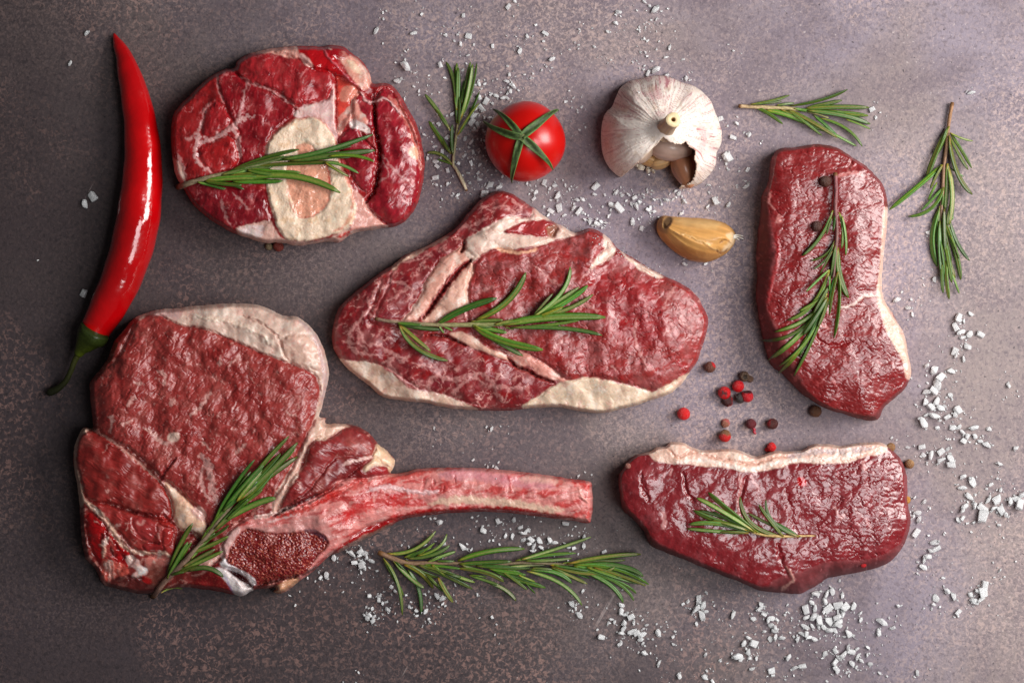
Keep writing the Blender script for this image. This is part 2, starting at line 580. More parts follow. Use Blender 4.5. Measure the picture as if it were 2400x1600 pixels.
def table_mat():
    m = bpy.data.materials.new('mottled_board'); m.use_nodes = True
    nt = m.node_tree; N = nt.nodes; L = nt.links; b = N['Principled BSDF']
    tc = N.new('ShaderNodeTexCoord')
    def noise(scale, detail=4, rough=0.55, dist=0.0, off=(0, 0, 0)):
        mp = N.new('ShaderNodeMapping'); mp.inputs['Location'].default_value = off
        L.new(tc.outputs['Object'], mp.inputs['Vector'])
        n = N.new('ShaderNodeTexNoise'); n.inputs['Scale'].default_value = scale; n.inputs['Detail'].default_value = detail
        n.inputs['Roughness'].default_value = rough; n.inputs['Distortion'].default_value = dist
        L.new(mp.outputs[0], n.inputs['Vector'])
        return n.outputs['Fac']
    def ramp(f, a, c, lo=0.0, hi=1.0):
        r = N.new('ShaderNodeMapRange'); r.interpolation_type = 'SMOOTHSTEP'
        r.inputs[1].default_value = a; r.inputs[2].default_value = c; r.inputs[3].default_value = lo; r.inputs[4].default_value = hi
        L.new(f, r.inputs[0]); return r.outputs[0]
    def mix(f, a, c):
        x = N.new('ShaderNodeMix'); x.data_type = 'RGBA'
        if isinstance(f, float): x.inputs[0].default_value = f
        else: L.new(f, x.inputs[0])
        for i, q in ((6, a), (7, c)):
            if isinstance(q, tuple): x.inputs[i].default_value = (*lin(q), 1)
            else: L.new(q, x.inputs[i])
        return x.outputs[2]
    def mul(a, c):
        x = N.new('ShaderNodeMath'); x.operation = 'MULTIPLY'
        L.new(a, x.inputs[0])
        if isinstance(c, float): x.inputs[1].default_value = c
        else: L.new(c, x.inputs[1])
        return x.outputs[0]
    big = ramp(noise(5.5, 5, 0.6, 0.6), 0.40, 0.60)
    c = mix(big, TAB_A, TAB_B)                                   # mauve grey / warm taupe patches
    mid = ramp(noise(11, 6, 0.68, 0.5, (3, 1, 0)), 0.40, 0.64)
    c = mix(mul(mid, 0.75), c, TAB_C)
    wm = ramp(noise(400, 3, 0.6, 0.9, (1, 5, 0)), 0.49, 0.64)    # worm-like pale flecks
    wm2 = ramp(noise(640, 2, 0.5, 0.8, (4, 2, 0)), 0.48, 0.64)
    patch = ramp(noise(9, 3, 0.5, 0.4, (8, 8, 0)), 0.42, 0.66, 0.22, 0.95)
    c = mix(mul(mul(wm, patch), 0.75), c, TAB_D)
    c = mix(mul(mul(wm2, patch), 0.6), c, TAB_E)
    dk = ramp(noise(430, 4, 0.6, 0.6, (2, 9, 0)), 0.50, 0.66)
    c = mix(mul(dk, 0.6), c, TAB_F)
    sp = ramp(noise(520, 1, 0.5, 0, (6, 6, 0)), 0.70, 0.76)
    c = mix(mul(sp, 0.5), c, TAB_G)
    dsp = ramp(noise(430, 1, 0.5, 0, (16, 3, 0)), 0.735, 0.76)
    c = mix(mul(dsp, 0.7), c, (48, 42, 50))
    # dark falloff towards the left put into the ground colour, pale mauve to umber
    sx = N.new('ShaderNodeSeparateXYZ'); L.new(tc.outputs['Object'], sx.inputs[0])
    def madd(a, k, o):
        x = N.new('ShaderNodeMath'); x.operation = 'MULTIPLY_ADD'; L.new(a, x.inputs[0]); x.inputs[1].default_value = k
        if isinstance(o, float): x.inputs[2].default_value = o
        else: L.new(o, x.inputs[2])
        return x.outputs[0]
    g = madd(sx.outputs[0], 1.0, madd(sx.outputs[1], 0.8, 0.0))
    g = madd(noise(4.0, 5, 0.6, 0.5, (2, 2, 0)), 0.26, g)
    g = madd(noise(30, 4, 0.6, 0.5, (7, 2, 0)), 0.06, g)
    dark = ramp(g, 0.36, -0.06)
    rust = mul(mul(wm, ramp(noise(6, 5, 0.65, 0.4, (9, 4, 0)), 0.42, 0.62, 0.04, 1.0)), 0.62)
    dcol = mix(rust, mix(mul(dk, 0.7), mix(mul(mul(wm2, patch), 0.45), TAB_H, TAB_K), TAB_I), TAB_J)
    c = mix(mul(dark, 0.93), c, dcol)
    def scuff(ang, sc, lo, hi, off):
        mr_ = N.new('ShaderNodeMapping'); mr_.inputs['Rotation'].default_value = (0, 0, ang); L.new(tc.outputs['Object'], mr_.inputs['Vector'])
        mp = N.new('ShaderNodeMapping'); mp.inputs['Scale'].default_value = (sc, 1.0, 1); mp.inputs['Location'].default_value = off
        L.new(mr_.outputs[0], mp.inputs['Vector'])
        n = N.new('ShaderNodeTexNoise'); n.inputs['Scale'].default_value = 14; n.inputs['Detail'].default_value = 4; n.inputs['Distortion'].default_value = .15
        L.new(mp.outputs[0], n.inputs['Vector']); return ramp(n.outputs['Fac'], lo, hi)
    sc_ = mul(mul(scuff(.5, 22, .69, .74, (1, 2, 0)), ramp(noise(8, 3, .5, 0, (4, 4, 4)), .54, .64)), 0.35)
    c = mix(sc_, c, (196, 182, 178))
    sc2 = mul(mul(scuff(-.9, 26, .68, .73, (5, 1, 0)), ramp(noise(9, 3, .5, 0, (1, 7, 4)), .54, .64)), 0.3)
    c = mix(sc2, c, (64, 54, 60))
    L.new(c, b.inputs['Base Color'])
    b.inputs['Roughness'].default_value = 0.62
    b.inputs['Specular IOR Level'].default_value = 0.35
    bp = N.new('ShaderNodeBump'); bp.inputs['Distance'].default_value = 0.00025
    L.new(noise(420, 4, 0.6, 0.5), bp.inputs['Height']); L.new(bp.outputs[0], b.inputs['Normal'])
    return m


TAB_A = (142, 130, 142); TAB_B = (144, 129, 127); TAB_C = (112, 98, 106)
TAB_D = (196, 170, 162); TAB_E = (186, 164, 162); TAB_F = (100, 88, 96); TAB_G = (205, 190, 186)
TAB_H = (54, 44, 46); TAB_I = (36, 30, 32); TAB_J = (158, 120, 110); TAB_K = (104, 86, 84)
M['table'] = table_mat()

tb = mesh_from('table_top', [(-.8, -.65, 0), (.8, -.65, 0), (.8, .65, 0), (-.8, .65, 0), (-.8, -.65, -.018), (.8, -.65, -.018), (.8, .65, -.018), (-.8, .65, -.018)],
               [(0, 1, 2, 3), (7, 6, 5, 4), (0, 4, 5, 1), (1, 5, 6, 2), (2, 6, 7, 3), (3, 7, 4, 0)], smooth=False)
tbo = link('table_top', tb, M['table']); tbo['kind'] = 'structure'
# ------------------------------------------------------------------ shank slice
FATC = (228, 200, 180); FATP = (214, 150, 138); RED = (158, 30, 36); DRED = (112, 16, 24); BONEC = (240, 212, 186)
A = lambda p: T(380, 80, 3.0156, p)
s = Relief(A([(62,700),(75,590),(110,520),(200,430),(300,330),(420,255),(510,240),(530,190),(600,145),(700,115),(820,95),(950,85),(1060,85),(1130,90),(1200,75),(1290,95),(1350,140),(1420,200),(1470,280),(1485,350),(1560,345),(1620,360),(1680,430),(1730,510),(1790,620),(1830,740),(1855,900),(1850,1010),(1825,1130),(1790,1230),(1720,1320),(1630,1365),(1550,1370),(1480,1385),(1380,1400),(1310,1430),(1250,1475),(1180,1465),(1080,1480),(950,1495),(840,1475),(720,1475),(600,1440),(480,1395),(370,1330),(280,1265),(210,1190),(160,1110),(110,1030),(85,960),(68,850)]),
           0.027, edge=12, base=(150, 26, 28), rough=0.3, p=2.4, seed=10, crown=0.10, crown_w=60, und=.12)
one = np.ones_like(s.z)
# muscles
s.region(A([(545,190),(620,145),(730,125),(880,150),(1000,200),(1080,250),(1190,270),(1215,330),(1200,400),(1150,470),(1060,480),(960,505),(900,480),(800,400),(700,370),(600,335),(540,290),(520,230)]), (165,34,40), part='muscle', bulge=0.0022, groove=0.0012, var=.2)
s.region(A([(400,270),(510,250),(540,300),(600,345),(720,395),(830,450),(930,520),(920,580),(850,640),(790,690),(750,750),(735,850),(740,1000),(640,1010),(560,960),(545,860),(530,750),(545,690),(500,620),(440,480),(390,350)]), (140,18,28), part='muscle', bulge=0.0014, groove=0.0008, var=.25)
s.region(A([(300,560),(380,480),(440,520),(480,600),(460,650),(380,700),(300,720),(275,680)]), (160,28,34), part='muscle', bulge=0.0012, groove=0.0006, var=.2)
s.region(A([(260,810),(350,760),(440,720),(500,740),(530,800),(550,880),(500,950),(400,980),(320,950),(265,880)]), (168,30,32), part='muscle', bulge=0.0016, groove=0.0008, var=.2)
s.region(A([(160,1060),(300,1030),(500,1080),(640,1080),(720,1120),(750,1250),(760,1320),(620,1345),(500,1370),(380,1320),(260,1220),(180,1120)]), (128,18,30), part='muscle', bulge=0.0012, groove=0.0006, var=.25)
s.region(A([(1340,470),(1420,440),(1490,470),(1500,600),(1480,660),(1400,680),(1440,760),(1510,850),(1500,1000),(1460,1120),(1400,1090),(1340,1000),(1290,880),(1245,760),(1290,680),(1350,650)]), (150,26,40), part='muscle', bulge=0.0018, groove=0.0012, var=.25)
s.region(A([(1505,480),(1560,380),(1630,420),(1700,560),(1750,660),(1790,760),(1820,900),(1810,1050),(1780,1200),(1700,1310),(1620,1350),(1540,1310),(1440,1200),(1500,1120),(1530,1000),(1545,850),(1510,650)]), (152,24,38), part='muscle', bulge=0.003, groove=0.0016, var=.25, bw=20)
mus = np.isin(s.lab, [k for k, n in enumerate(s.names) if n == 'muscle']) | (s.lab == 0)
mus = mus.astype(float)
s.bloom(mus, (160, 52, 52), 26, .02, .55, 901, rough=.4); s.bloom(mus, (104, 10, 20), 34, .08, .6, 902, rough=.18)
left = mus * (s.X < 380 + 1000 / 3.0156)
s.fibres(left, 78, 4.5, 7, 0.0009, 0.35, seed=200, oct=2)
s.fibres(mus - left, 62, 4.5, 6, 0.0008, 0.3, seed=220, oct=2)
s.flecks(mus, (220, 120, 120), 5, 5, 75, 0.34, 0.35, seed=230)
s.ripple(mus, 18, 0.0007, 240); s.marble(mus, (216, 130, 130), 30, .05, .6, 241, 60, 2)
# fats
s.region(A([(930,560),(1010,505),(1110,480),(1190,445),(1215,350),(1245,400),(1250,480),(1240,560),(1230,640),(1235,760),(1180,680),(1120,610),(1040,590),(960,600)]), (232,188,184), part='fat', rough=.35, bulge=.0008, var=.15)
s.region(A([(1225,420),(1235,300),(1320,330),(1400,400),(1350,470),(1335,560),(1290,610),(1255,700),(1230,640),(1225,520)]), (214,70,58), part='connective_tissue', rough=.2, dz=-.002, var=.4)
s.region(A([(1260,400),(1330,360),(1390,410),(1350,460),(1290,480),(1255,460)]), (228,140,120), rough=.2, bulge=.0015)
s.region(A([(1240,600),(1330,500),(1360,440),(1400,540),(1455,600),(1440,640),(1340,610),(1290,660),(1250,720)]), (226,150,136), part='fat', rough=.25, bulge=.001, var=.2)
s.region(A([(1350,600),(1450,650),(1470,700),(1420,690),(1330,650)]), (238,214,208), rough=.3, bulge=.0006)
s.region(A([(1160,100),(1290,130),(1360,160),(1430,230),(1475,300),(1470,370),(1420,400),(1370,350),(1310,270),(1260,190)]), (226,158,140), part='fat_lobe', rough=.25, bulge=.002, var=.3)
s.region(A([(1330,180),(1390,230),(1410,290),(1340,250),(1300,200)]), (232,196,170), bulge=.001)
s.region(A([(940,88),(1130,92),(1200,130),(1240,200),(1300,290),(1390,370),(1420,410),(1330,350),(1240,300),(1190,275),(1080,250),(1020,190),(950,130)]), (176,14,22), part='membrane', rough=.16, dz=.0008, bulge=.001, var=.25)
s.region(A([(1180,80),(1300,95),(1340,140),(1270,170),(1210,160),(1150,110)]), (150,16,26), rough=.16, bulge=.0015)
s.region(A([(620,135),(720,108),(850,92),(950,92),(965,160),(900,175),(800,140),(700,135)]), (226,160,146), part='fat_rim', rough=.3, bulge=.0008, var=.2)
s.region(A([(970,140),(1010,150),(1070,230),(1040,235),(980,180)]), (236,180,170), rough=.3, bulge=.001)
s.region(A([(525,1375),(620,1345),(760,1318),(790,1370),(850,1440),(1000,1462),(1150,1450),(1250,1405),(1320,1355),(1400,1300),(1500,1320),(1560,1365),(1500,1400),(1300,1450),(1100,1500),(800,1500),(600,1460)]), (222,176,162), part='fat_rim', rough=.3, bulge=.0008, var=.25)
s.region(A([(1340,1090),(1440,1180),(1480,1260),(1545,1320),(1600,1365),(1450,1370),(1330,1380),(1335,1240)]), (220,160,148), part='fat', rough=.22, bulge=.0006, var=.25)
s.region(A([(535,1375),(640,1350),(720,1365),(700,1430),(600,1425)]), (226,200,196), rough=.25, bulge=.0008)
s.region(A([(70,870),(110,900),(155,970),(165,1090),(110,1050),(75,960)]), (222,168,156), part='fat_rim', rough=.3, var=.2)
# bone
s.region(A([(728,860),(740,790),(790,710),(860,650),(950,605),(1050,590),(1120,610),(1180,670),(1225,740),(1240,830),(1255,920),(1300,1010),(1345,1120),(1370,1230),(1345,1340),(1250,1405),(1100,1448),(980,1462),(870,1440),(810,1350),(780,1250),(750,1150),(735,1050),(745,950)]), BONEC, part='bone', rough=.3, dz=.0012, soft=2.2, jag=5, groove=.0004, var=.1)
s.stroke(A([(728,860),(740,790),(790,710),(860,650),(950,605),(1050,590),(1120,610),(1180,670),(1225,740)]), 4, (206,110,96), alpha=.7)
s.stroke(A([(1225,740),(1255,920),(1300,1010),(1340,1120),(1345,1240),(1290,1350),(1210,1400)]), 6, (222,130,112), alpha=.8, wvar=.6)
s.region(A([(880,960),(900,900),(960,860),(950,800),(1010,770),(1070,800),(1090,860),(1140,890),(1180,970),(1190,1080),(1170,1190),(1110,1260),(1020,1300),(955,1275),(925,1200),(890,1100)]), (234,164,136), part='bone_marrow', rough=.16, dz=-.0005, soft=3, jag=5, groove=.0003, var=.3)
s.stroke(A([(1190,1080),(1170,1190),(1110,1260),(1020,1300),(950,1280),(910,1200),(880,1080)]), 3, (200,60,50), alpha=.7)
s.stroke(A([(1140,900),(1180,960),(1180,1040),(1190,1090)]), 5, (188,28,26), alpha=.8)
bm = (s.lab == s.names.index('bone')).astype(float); mm_ = (s.lab == s.names.index('bone_marrow')).astype(float)
s.flecks(bm, (222, 160, 132), 4, 1.3, 20, 0.26, 0.5, seed=260); s.bloom(bm, (222, 176, 132), 22, .05, .5, 268)
s.flecks(bm, (244, 232, 208), 14, 1.5, 20, 0.2, 0.5, seed=262)
s.flecks(mm_, (236, 176, 150), 9, 1.5, 20, 0.12, 0.7, seed=264)
s.ripple(mm_, 7, 0.0008, 266); s.ripple(bm, 8, 0.0003, 267)
# veins
WV = (218, 168, 164)
for pts, w in (([(275,640),(250,740),(320,752),(420,710),(500,660),(545,610),(660,575)], 11), ([(250,740),(232,830),(250,900),(300,950),(360,978)], 8), ([(500,640),(530,740),(540,800),(555,870)], 9), ([(270,650),(300,540),(340,490)], 5), ([(165,730),(200,740),(240,690)], 5),
               ([(390,290),(400,400),(430,480)], 4), ([(600,350),(580,430),(560,520),(530,610)], 4), ([(545,290),(620,345),(740,385),(850,450),(960,530)], 5), ([(500,1120),(560,1180),(620,1240)], 5), ([(420,1170),(440,1260),(480,1350)], 5),
               ([(1560,860),(1640,960),(1760,1060)], 5), ([(1490,1060),(1600,1000),(1560,900)], 4), ([(110,850),(150,930),(160,1000)], 6)):
    s.stroke(A(pts), w, WV, dz=.0001, alpha=.8 if w > 7 else .5, rough=.35, wvar=1.0, jag=7)
s.stroke(A([(1600,430),(1700,560),(1760,680),(1800,820),(1830,960)]), 13, (204,120,108), alpha=.75, rough=.25, wvar=.8)
s.region(A([(1745,810),(1790,790),(1815,840),(1800,880),(1755,860)]), (226,170,140), bulge=.0008)
s.stroke(A([(1490,430),(1500,560),(1505,680),(1530,800),(1530,950),(1500,1100),(1440,1190)]), 7, (120,10,18), dz=-.0035, rough=.15)
s.stroke(A([(1220,280),(1230,420),(1225,560),(1240,700)]), 5, (170,20,24), dz=-.002)
s.stroke(A([(545,300),(480,240)]), 5, (120,14,20), dz=-.001)
s.stroke(A([(1400,400),(1440,470),(1490,482),(1570,455),(1640,510),(1720,590)]), 4, (226,176,172), dz=.0012, wvar=.2, rough=.25, part='sinew')
s.stroke(A([(1130,95),(1170,160),(1240,230),(1290,290),(1390,380)]), 4, (216,120,130), dz=.0006, alpha=.6)
s.stroke(A([(1240,1430),(1310,1410),(1340,1350)]), 7, (190,24,26), dz=.0006, rough=.2)
SHANK = s
MM = {'*': M['meat'], 'fat': M['fat'], 'fat_rim': M['fat'], 'fat_cap': M['fat'], 'fat_lobe': M['fat'], 'fat_seam': M['fat'], 'bone': M['bone'], 'rib_bone': M['bone'], 'cartilage': M['bone'], 'joint_bone': M['bone'], 'sinew': M['fat']}
s.build('beef_shank_slice', 'thick round slice of raw shank with a pale marrow bone in its middle', 'meat', MM)

# ------------------------------------------------------------------ marbled steak in the middle
B = lambda p: T(760, 430, 2.502, p)
s = Relief(B([(45,900),(50,840),(80,740),(150,660),(240,590),(330,520),(400,480),(470,420),(560,385),(640,345),(700,310),(760,270),(830,190),(900,110),(980,55),(1040,42),(1110,65),(1180,110),(1240,150),(1290,190),(1340,220),(1400,250),(1470,290),(1550,262),(1620,285),(1680,330),(1720,380),(1800,430),(1900,490),(1990,540),(2080,580),(2170,640),(2220,720),(2252,800),(2240,880),(2215,960),(2190,1040),(2140,1110),(2100,1170),(2030,1230),(1930,1265),(1830,1300),(1720,1325),(1640,1345),(1500,1335),(1380,1310),(1230,1315),(1100,1330),(950,1330),(820,1325),(700,1310),(600,1285),(480,1275),(340,1250),(270,1190),(190,1130),(130,1080),(75,1010),(50,960)]),
           0.023, edge=10, base=(142, 42, 42), rough=0.38, p=2.4, seed=30, crown=0.24, crown_w=80, und=.16)
s.region(B([(850,560),(880,470),(950,410),(1020,390),(1100,395),(1200,385),(1300,350),(1400,330),(1480,300),(1560,275),(1640,310),(1650,370),(1600,430),(1620,480),(1700,400),(1760,420),(1850,490),(1950,545),(2080,590),(2180,680),(2240,800),(2210,960),(2140,1110),(2060,1160),(1920,1210),(1800,1180),(1560,1130),(1420,1150),(1330,1080),(1200,1000),(1080,990),(960,950),(880,880),(840,780),(840,660)]), (150,46,44), part='muscle', bulge=.002, bw=26, groove=.0008, var=.2)
eye = (s.lab == 1).astype(float)
s.region(B([(1640,470),(1700,400),(1800,440),(1930,560),(2000,760),(1980,900),(1850,960),(1700,900),(1600,760),(1500,640),(1560,520)]), (152,26,34), alpha=.6, soft=14, jag=14)
s.region(B([(400,510),(520,420),(640,360),(740,310),(810,330),(790,380),(690,430),(600,560),(560,660),(480,780),(420,800),(300,800),(330,700),(380,600)]), (136,38,42), part='muscle', bulge=.001, groove=.0006, var=.25)
s.region(B([(60,880),(90,740),(250,600),(330,560),(290,700),(250,780),(300,830),(440,850),(560,890),(700,910),(850,960),(960,1010),(1080,1050),(1200,1110),(1340,1160),(1300,1210),(1180,1300),(950,1310),(840,1280),(700,1230),(560,1200),(480,1150),(380,1080),(250,1040),(120,1030),(60,960)]), (134,34,38), part='muscle', bulge=.0014, groove=.0006, var=.3)
s.region(B([(770,270),(860,180),(950,90),(1040,60),(1120,80),(1210,140),(1210,195),(1120,200),(1040,210),(960,265),(880,300),(800,320),(740,310)]), (144,38,40), part='muscle', bulge=.001, groove=.0005, var=.3)
mus = np.ones_like(s.z)
s.bloom(mus, (152, 82, 80), 55, -.05, .6, 905, rough=.48); s.bloom(mus, (156, 22, 24), 45, .1, .7, 906, rough=.24); s.bloom(1 - eye, (124, 30, 42), 40, .05, .6, 907)
s.fibres(eye, 25, 8, 2, .0004, .22, seed=300)
s.fibres(1 - eye, 35, 6, 4.5, .0006, .25, seed=305, oct=2)
s.crack(eye, 15, .0006, (92, 12, 16), .06, 310, .8)
s.crack(1 - eye, 26, .0003, (104, 16, 24), .06, 312, .35)
s.flecks(eye, (206, 120, 124), 14, 1.5, 30, .18, .4, seed=320)
s.flecks(1 - eye, (216, 140, 134), 9, 3.5, 40, .26, .5, seed=330)
s.ripple(mus, 26, .0007, 340); s.marble(1 - eye, (214, 150, 142), 22, .07, .85, 341, 30, 2.0, -.1); s.marble(eye, (206, 140, 136), 34, .035, .6, 342, -30, 1.8, .05)
# fat
FB = (228, 196, 180)
s.region(B([(800,372),(740,410),(690,440),(640,510),(590,580),(570,650),(540,700),(490,765),(455,800),(540,805),(600,735),(650,660),(710,575),(770,500),(835,455),(880,430),(840,400)]), (224,164,146), part='fat_seam', rough=.32, bulge=.0016, groove=.0005, var=.15)
s.region(B([(865,450),(800,535),(735,600),(690,680),(630,740),(570,800),(620,812),(700,800),(800,760),(850,700),(840,610),(870,530),(875,480)]), (226,176,156), part='fat_seam', rough=.32, bulge=.0018, groove=.0005, var=.15)
s.region(B([(830,330),(900,285),(960,255),(1030,212),(1100,192),(1200,205),(1235,150),(1340,222),(1480,292),(1400,322),(1330,335),(1280,362),(1180,372),(1090,388),(1000,384),(930,412),(870,455),(825,410),(822,370)]), FB, part='fat_seam', rough=.34, bulge=.001, var=.1)
s.region(B([(1050,285),(1120,240),(1200,222),(1290,212),(1345,228),(1360,265),(1320,315),(1220,312),(1120,298)]), (158,46,48), part='muscle', rough=.28, bulge=.0014, groove=.0008, var=.35)
s.region(B([(1300,260),(1360,240),(1370,290),(1330,320)]), (150,96,76), rough=.2, dz=-.0015)
s.region(B([(1640,290),(1705,380),(1680,440),(1610,475),(1555,505),(1590,440),(1640,390)]), FB, part='fat_seam', rough=.34, bulge=.0008)
s.region(B([(1735,390),(1800,440),(1900,495),(1985,545),(1930,550),(1850,500),(1770,440)]), FB, part='fat_rim', rough=.34, bulge=.0006)
s.region(B([(1000,380),(1080,370),(1140,400),(1240,380),(1230,400),(1150,415),(1080,410)]), (228,170,140), rough=.3)
s.region(B([(400,480),(500,410),(560,380),(700,305),(720,330),(600,380),(540,430),(460,460),(400,510)]), (214,172,152), part='fat_rim', rough=.34, var=.2)
s.region(B([(80,1025),(180,1040),(280,1050),(350,1085),(430,1140),(500,1200),(560,1212),(700,1240),(800,1275),(870,1310),(920,1345),(600,1310),(300,1270),(120,1110),(60,1010)]), (218,186,166), part='fat_cap', rough=.38, bulge=.0006, var=.22)
s.region(B([(1170,1300),(1280,1230),(1340,1190),(1400,1158),(1480,1145),(1560,1135),(1700,1165),(1850,1198),(1920,1222),(2000,1190),(2060,1150),(2150,1105),(2150,1180),(1930,1290),(1650,1370),(1380,1330),(1200,1330)]), (224,196,170), part='fat_cap', rough=.38, bulge=.0008, var=.15)
s.region(B([(740,880),(800,872),(880,902),(960,962),(1060,1002),(1085,1035),(1010,1015),(900,975),(820,940),(760,910)]), (226,176,156), part='fat_seam', rough=.32, bulge=.0012)
s.region(B([(1070,990),(1160,985),(1260,1040),(1350,1100),(1415,1160),(1340,1152),(1250,1112),(1200,1065),(1140,1080),(1100,1025)]), (222,150,136), part='fat_seam', rough=.3, bulge=.0016)
s.stroke(B([(500,770),(560,700),(600,600),(700,500),(760,430)]), 6, (232,196,180), alpha=.6)
# clefts
for pts, w, dz in (([(862,448),(800,500),(750,560),(700,620),(640,710),(580,790)], 5.5, -.004), ([(822,330),(815,380),(800,400)], 5, -.003), ([(590,888),(700,895),(760,915),(830,950)], 4, -.003), ([(1078,1020),(1130,1075),(1200,1100),(1260,1135),(1340,1165)], 4.5, -.0035)):
    s.stroke(B(pts), w + 7, (168, 70, 62), dz=-.0006, alpha=.55, soft=4, jag=2)
    s.stroke(B(pts), w, (104, 16, 18), dz=dz, rough=.3, jag=2.5, wvar=.7)
VW = (214, 150, 144)
for pts, w in (([(330,580),(280,660),(255,740),(190,820),(150,880),(150,940),(180,985),(240,1000),(330,1010)], 9), ([(255,760),(330,800),(430,810)], 6), ([(370,690),(450,640),(500,600)], 6), ([(370,560),(470,590),(520,622)], 7), ([(200,840),(220,900),(250,940),(340,960),(420,1010),(500,1020)], 8), ([(110,820),(60,850)], 4), ([(120,930),(200,940),(260,980)], 5),
               ([(420,1000),(380,1050),(400,1090),(470,1160),(510,1200)], 11), ([(430,1040),(490,1035)], 8), ([(620,1190),(640,1130),(750,1150),(860,1128),(930,1118),(1000,1180),(1010,1240),(1060,1260)], 10), ([(760,1235),(780,1195),(850,1150)], 9), ([(870,1128),(960,1180),(1100,1195),(1200,1200)], 6), ([(600,1160),(620,1220)], 8),
               ([(1835,790),(1820,900),(1850,990),(1890,1075)], 7), ([(1470,712),(1540,715),(1615,745)], 9), ([(2060,590),(2010,690),(1990,740)], 7), ([(1400,920),(1330,985)], 6), ([(1230,480),(1320,560),(1400,600)], 5), ([(1520,550),(1600,480)], 5), ([(2110,760),(2080,800),(2160,860)], 5), ([(1990,880),(2030,860)], 4), ([(900,640),(1000,600)], 4), ([(1440,1050),(1420,1120)], 5), ([(1680,1060),(1720,1110)], 6),
               ([(960,155),(1050,132),(1120,180),(1130,240)], 6), ([(1100,90),(1150,150),(1140,200)], 8), ([(800,260),(900,230),(960,200)], 8), ([(880,150),(960,130)], 5), ([(1230,150),(1220,200),(1190,230)], 7), ([(640,420),(580,460),(520,560)], 4), ([(450,470),(560,440),(640,390)], 5), ([(470,700),(540,640)], 5), ([(520,1050),(640,1080)], 4)):
    s.stroke(B(pts), w * .85, VW, dz=.0001, alpha=.68, rough=.35, wvar=1.0, jag=8)
s.flecks((s.lab == s.names.index('fat_cap')).astype(float), (186, 130, 100), 20, 2.5, 10, .1, .35, seed=350)
RIB = s
s.build('marbled_rib_steak', 'large marbled raw steak in the middle with a cream fat seam and cleft across it', 'meat', MM)

# ------------------------------------------------------------------ steak at upper right
C4 = lambda p: T(1720, 320, 2.3065, p)
s = Relief(C4([(195,150),(210,100),(250,65),(330,58),(400,45),(470,42),(540,55),(600,85),(660,125),(720,165),(770,215),(810,270),(828,340),(832,400),(825,500),(815,600),(805,700),(800,800),(808,870),(842,930),(892,1010),(928,1090),(943,1180),(958,1250),(955,1300),(920,1370),(860,1420),(810,1470),(775,1530),(700,1530),(600,1500),(540,1485),(450,1445),(380,1400),(320,1345),(260,1280),(200,1235),(170,1150),(150,1060),(130,950),(118,850),(125,760),(120,650),(130,520),(145,400),(150,320),(185,250)]),
           0.025, top=C4([(225,170),(235,110),(270,85),(330,75),(400,65),(470,60),(540,72),(600,100),(660,138),(715,178),(762,225),(800,280),(818,340),(822,400),(815,500),(805,600),(795,700),(790,800),(798,870),(832,930),(882,1010),(918,1090),(933,1180),(946,1250),(940,1295),(905,1355),(845,1405),(795,1450),(755,1490),(690,1495),(600,1480),(540,1462),(470,1425),(410,1370),(370,1300),(330,1220),(290,1140),(255,1060),(225,1000),(190,930),(205,850),(225,780),(240,680),(238,600),(215,500),(200,420),(190,340),(205,260)]),
           base=(126, 30, 31), rough=0.3, seed=50, und=.08, crown=.1, crown_w=70)
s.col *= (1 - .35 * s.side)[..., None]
one = np.ones_like(s.z)
s.bloom(one, (140, 52, 52), 45, .0, .55, 910, rough=.34); s.bloom(one, (116, 14, 18), 40, .05, .6, 911, rough=.24)
s.fibres(one, -15, 6, 3.0, .00032, .26, seed=400)
s.crack(1 - s.side, 10, .0006, (96, 10, 14), .06, 410, .5, -10, 2.0)
s.ripple(one, 40, .0009, 420); s.ripple(one * (1 - s.side), 9, .0003, 422); s.marble(one, (200, 110, 108), 40, .03, .5, 421, -20, 2, .05)
s.flecks(one, (210, 110, 112), 6, 2.5, -15, .36, .4, seed=430)
s.region(C4([(808,400),(836,395),(828,520),(806,760),(842,930),(892,1010),(928,1090),(945,1180),(960,1250),(955,1310),(930,1300),(910,1210),(865,1130),(820,1040),(790,940),(772,865),(788,700),(798,560)]), (216,180,160), part='fat_rim', rough=.38, bulge=.0008, jag=3, var=.15)
s.stroke(C4([(775,860),(720,858),(690,870),(650,905),(610,918),(570,922)]), 6, (226,196,186), dz=.0004, rough=.35, part='sinew')
for pts, w in (([(200,300),(190,350),(220,400)], 4), ([(560,215),(640,195),(700,210)], 6), ([(250,420),(235,460),(260,450)], 8), ([(640,120),(620,190)], 5), ([(400,990),(520,1040)], 4)):
    s.stroke(C4(pts), w, (214,140,134), alpha=.7)
s.stroke(C4([(640,120),(625,150),(620,185)]), 9, (120,8,12), dz=-.001, alpha=.7)
s.stroke(C4([(405,1000),(470,1110),(560,1130),(640,1100)]), 8, (130,14,18), dz=-.0008, alpha=.5)
s.stroke(C4([(230,520),(240,620),(225,720),(200,800),(185,900)]), 10, (170,22,28), dz=.0004, alpha=.6)
s.ripple(s.side, 26, .0016, 440)
C4S = s
s.build('rump_steak', 'narrow upright raw steak with a thin pale fat edge down its right side', 'meat', dict(MM, **{'*': M['wet']}), group='lean boneless steaks')

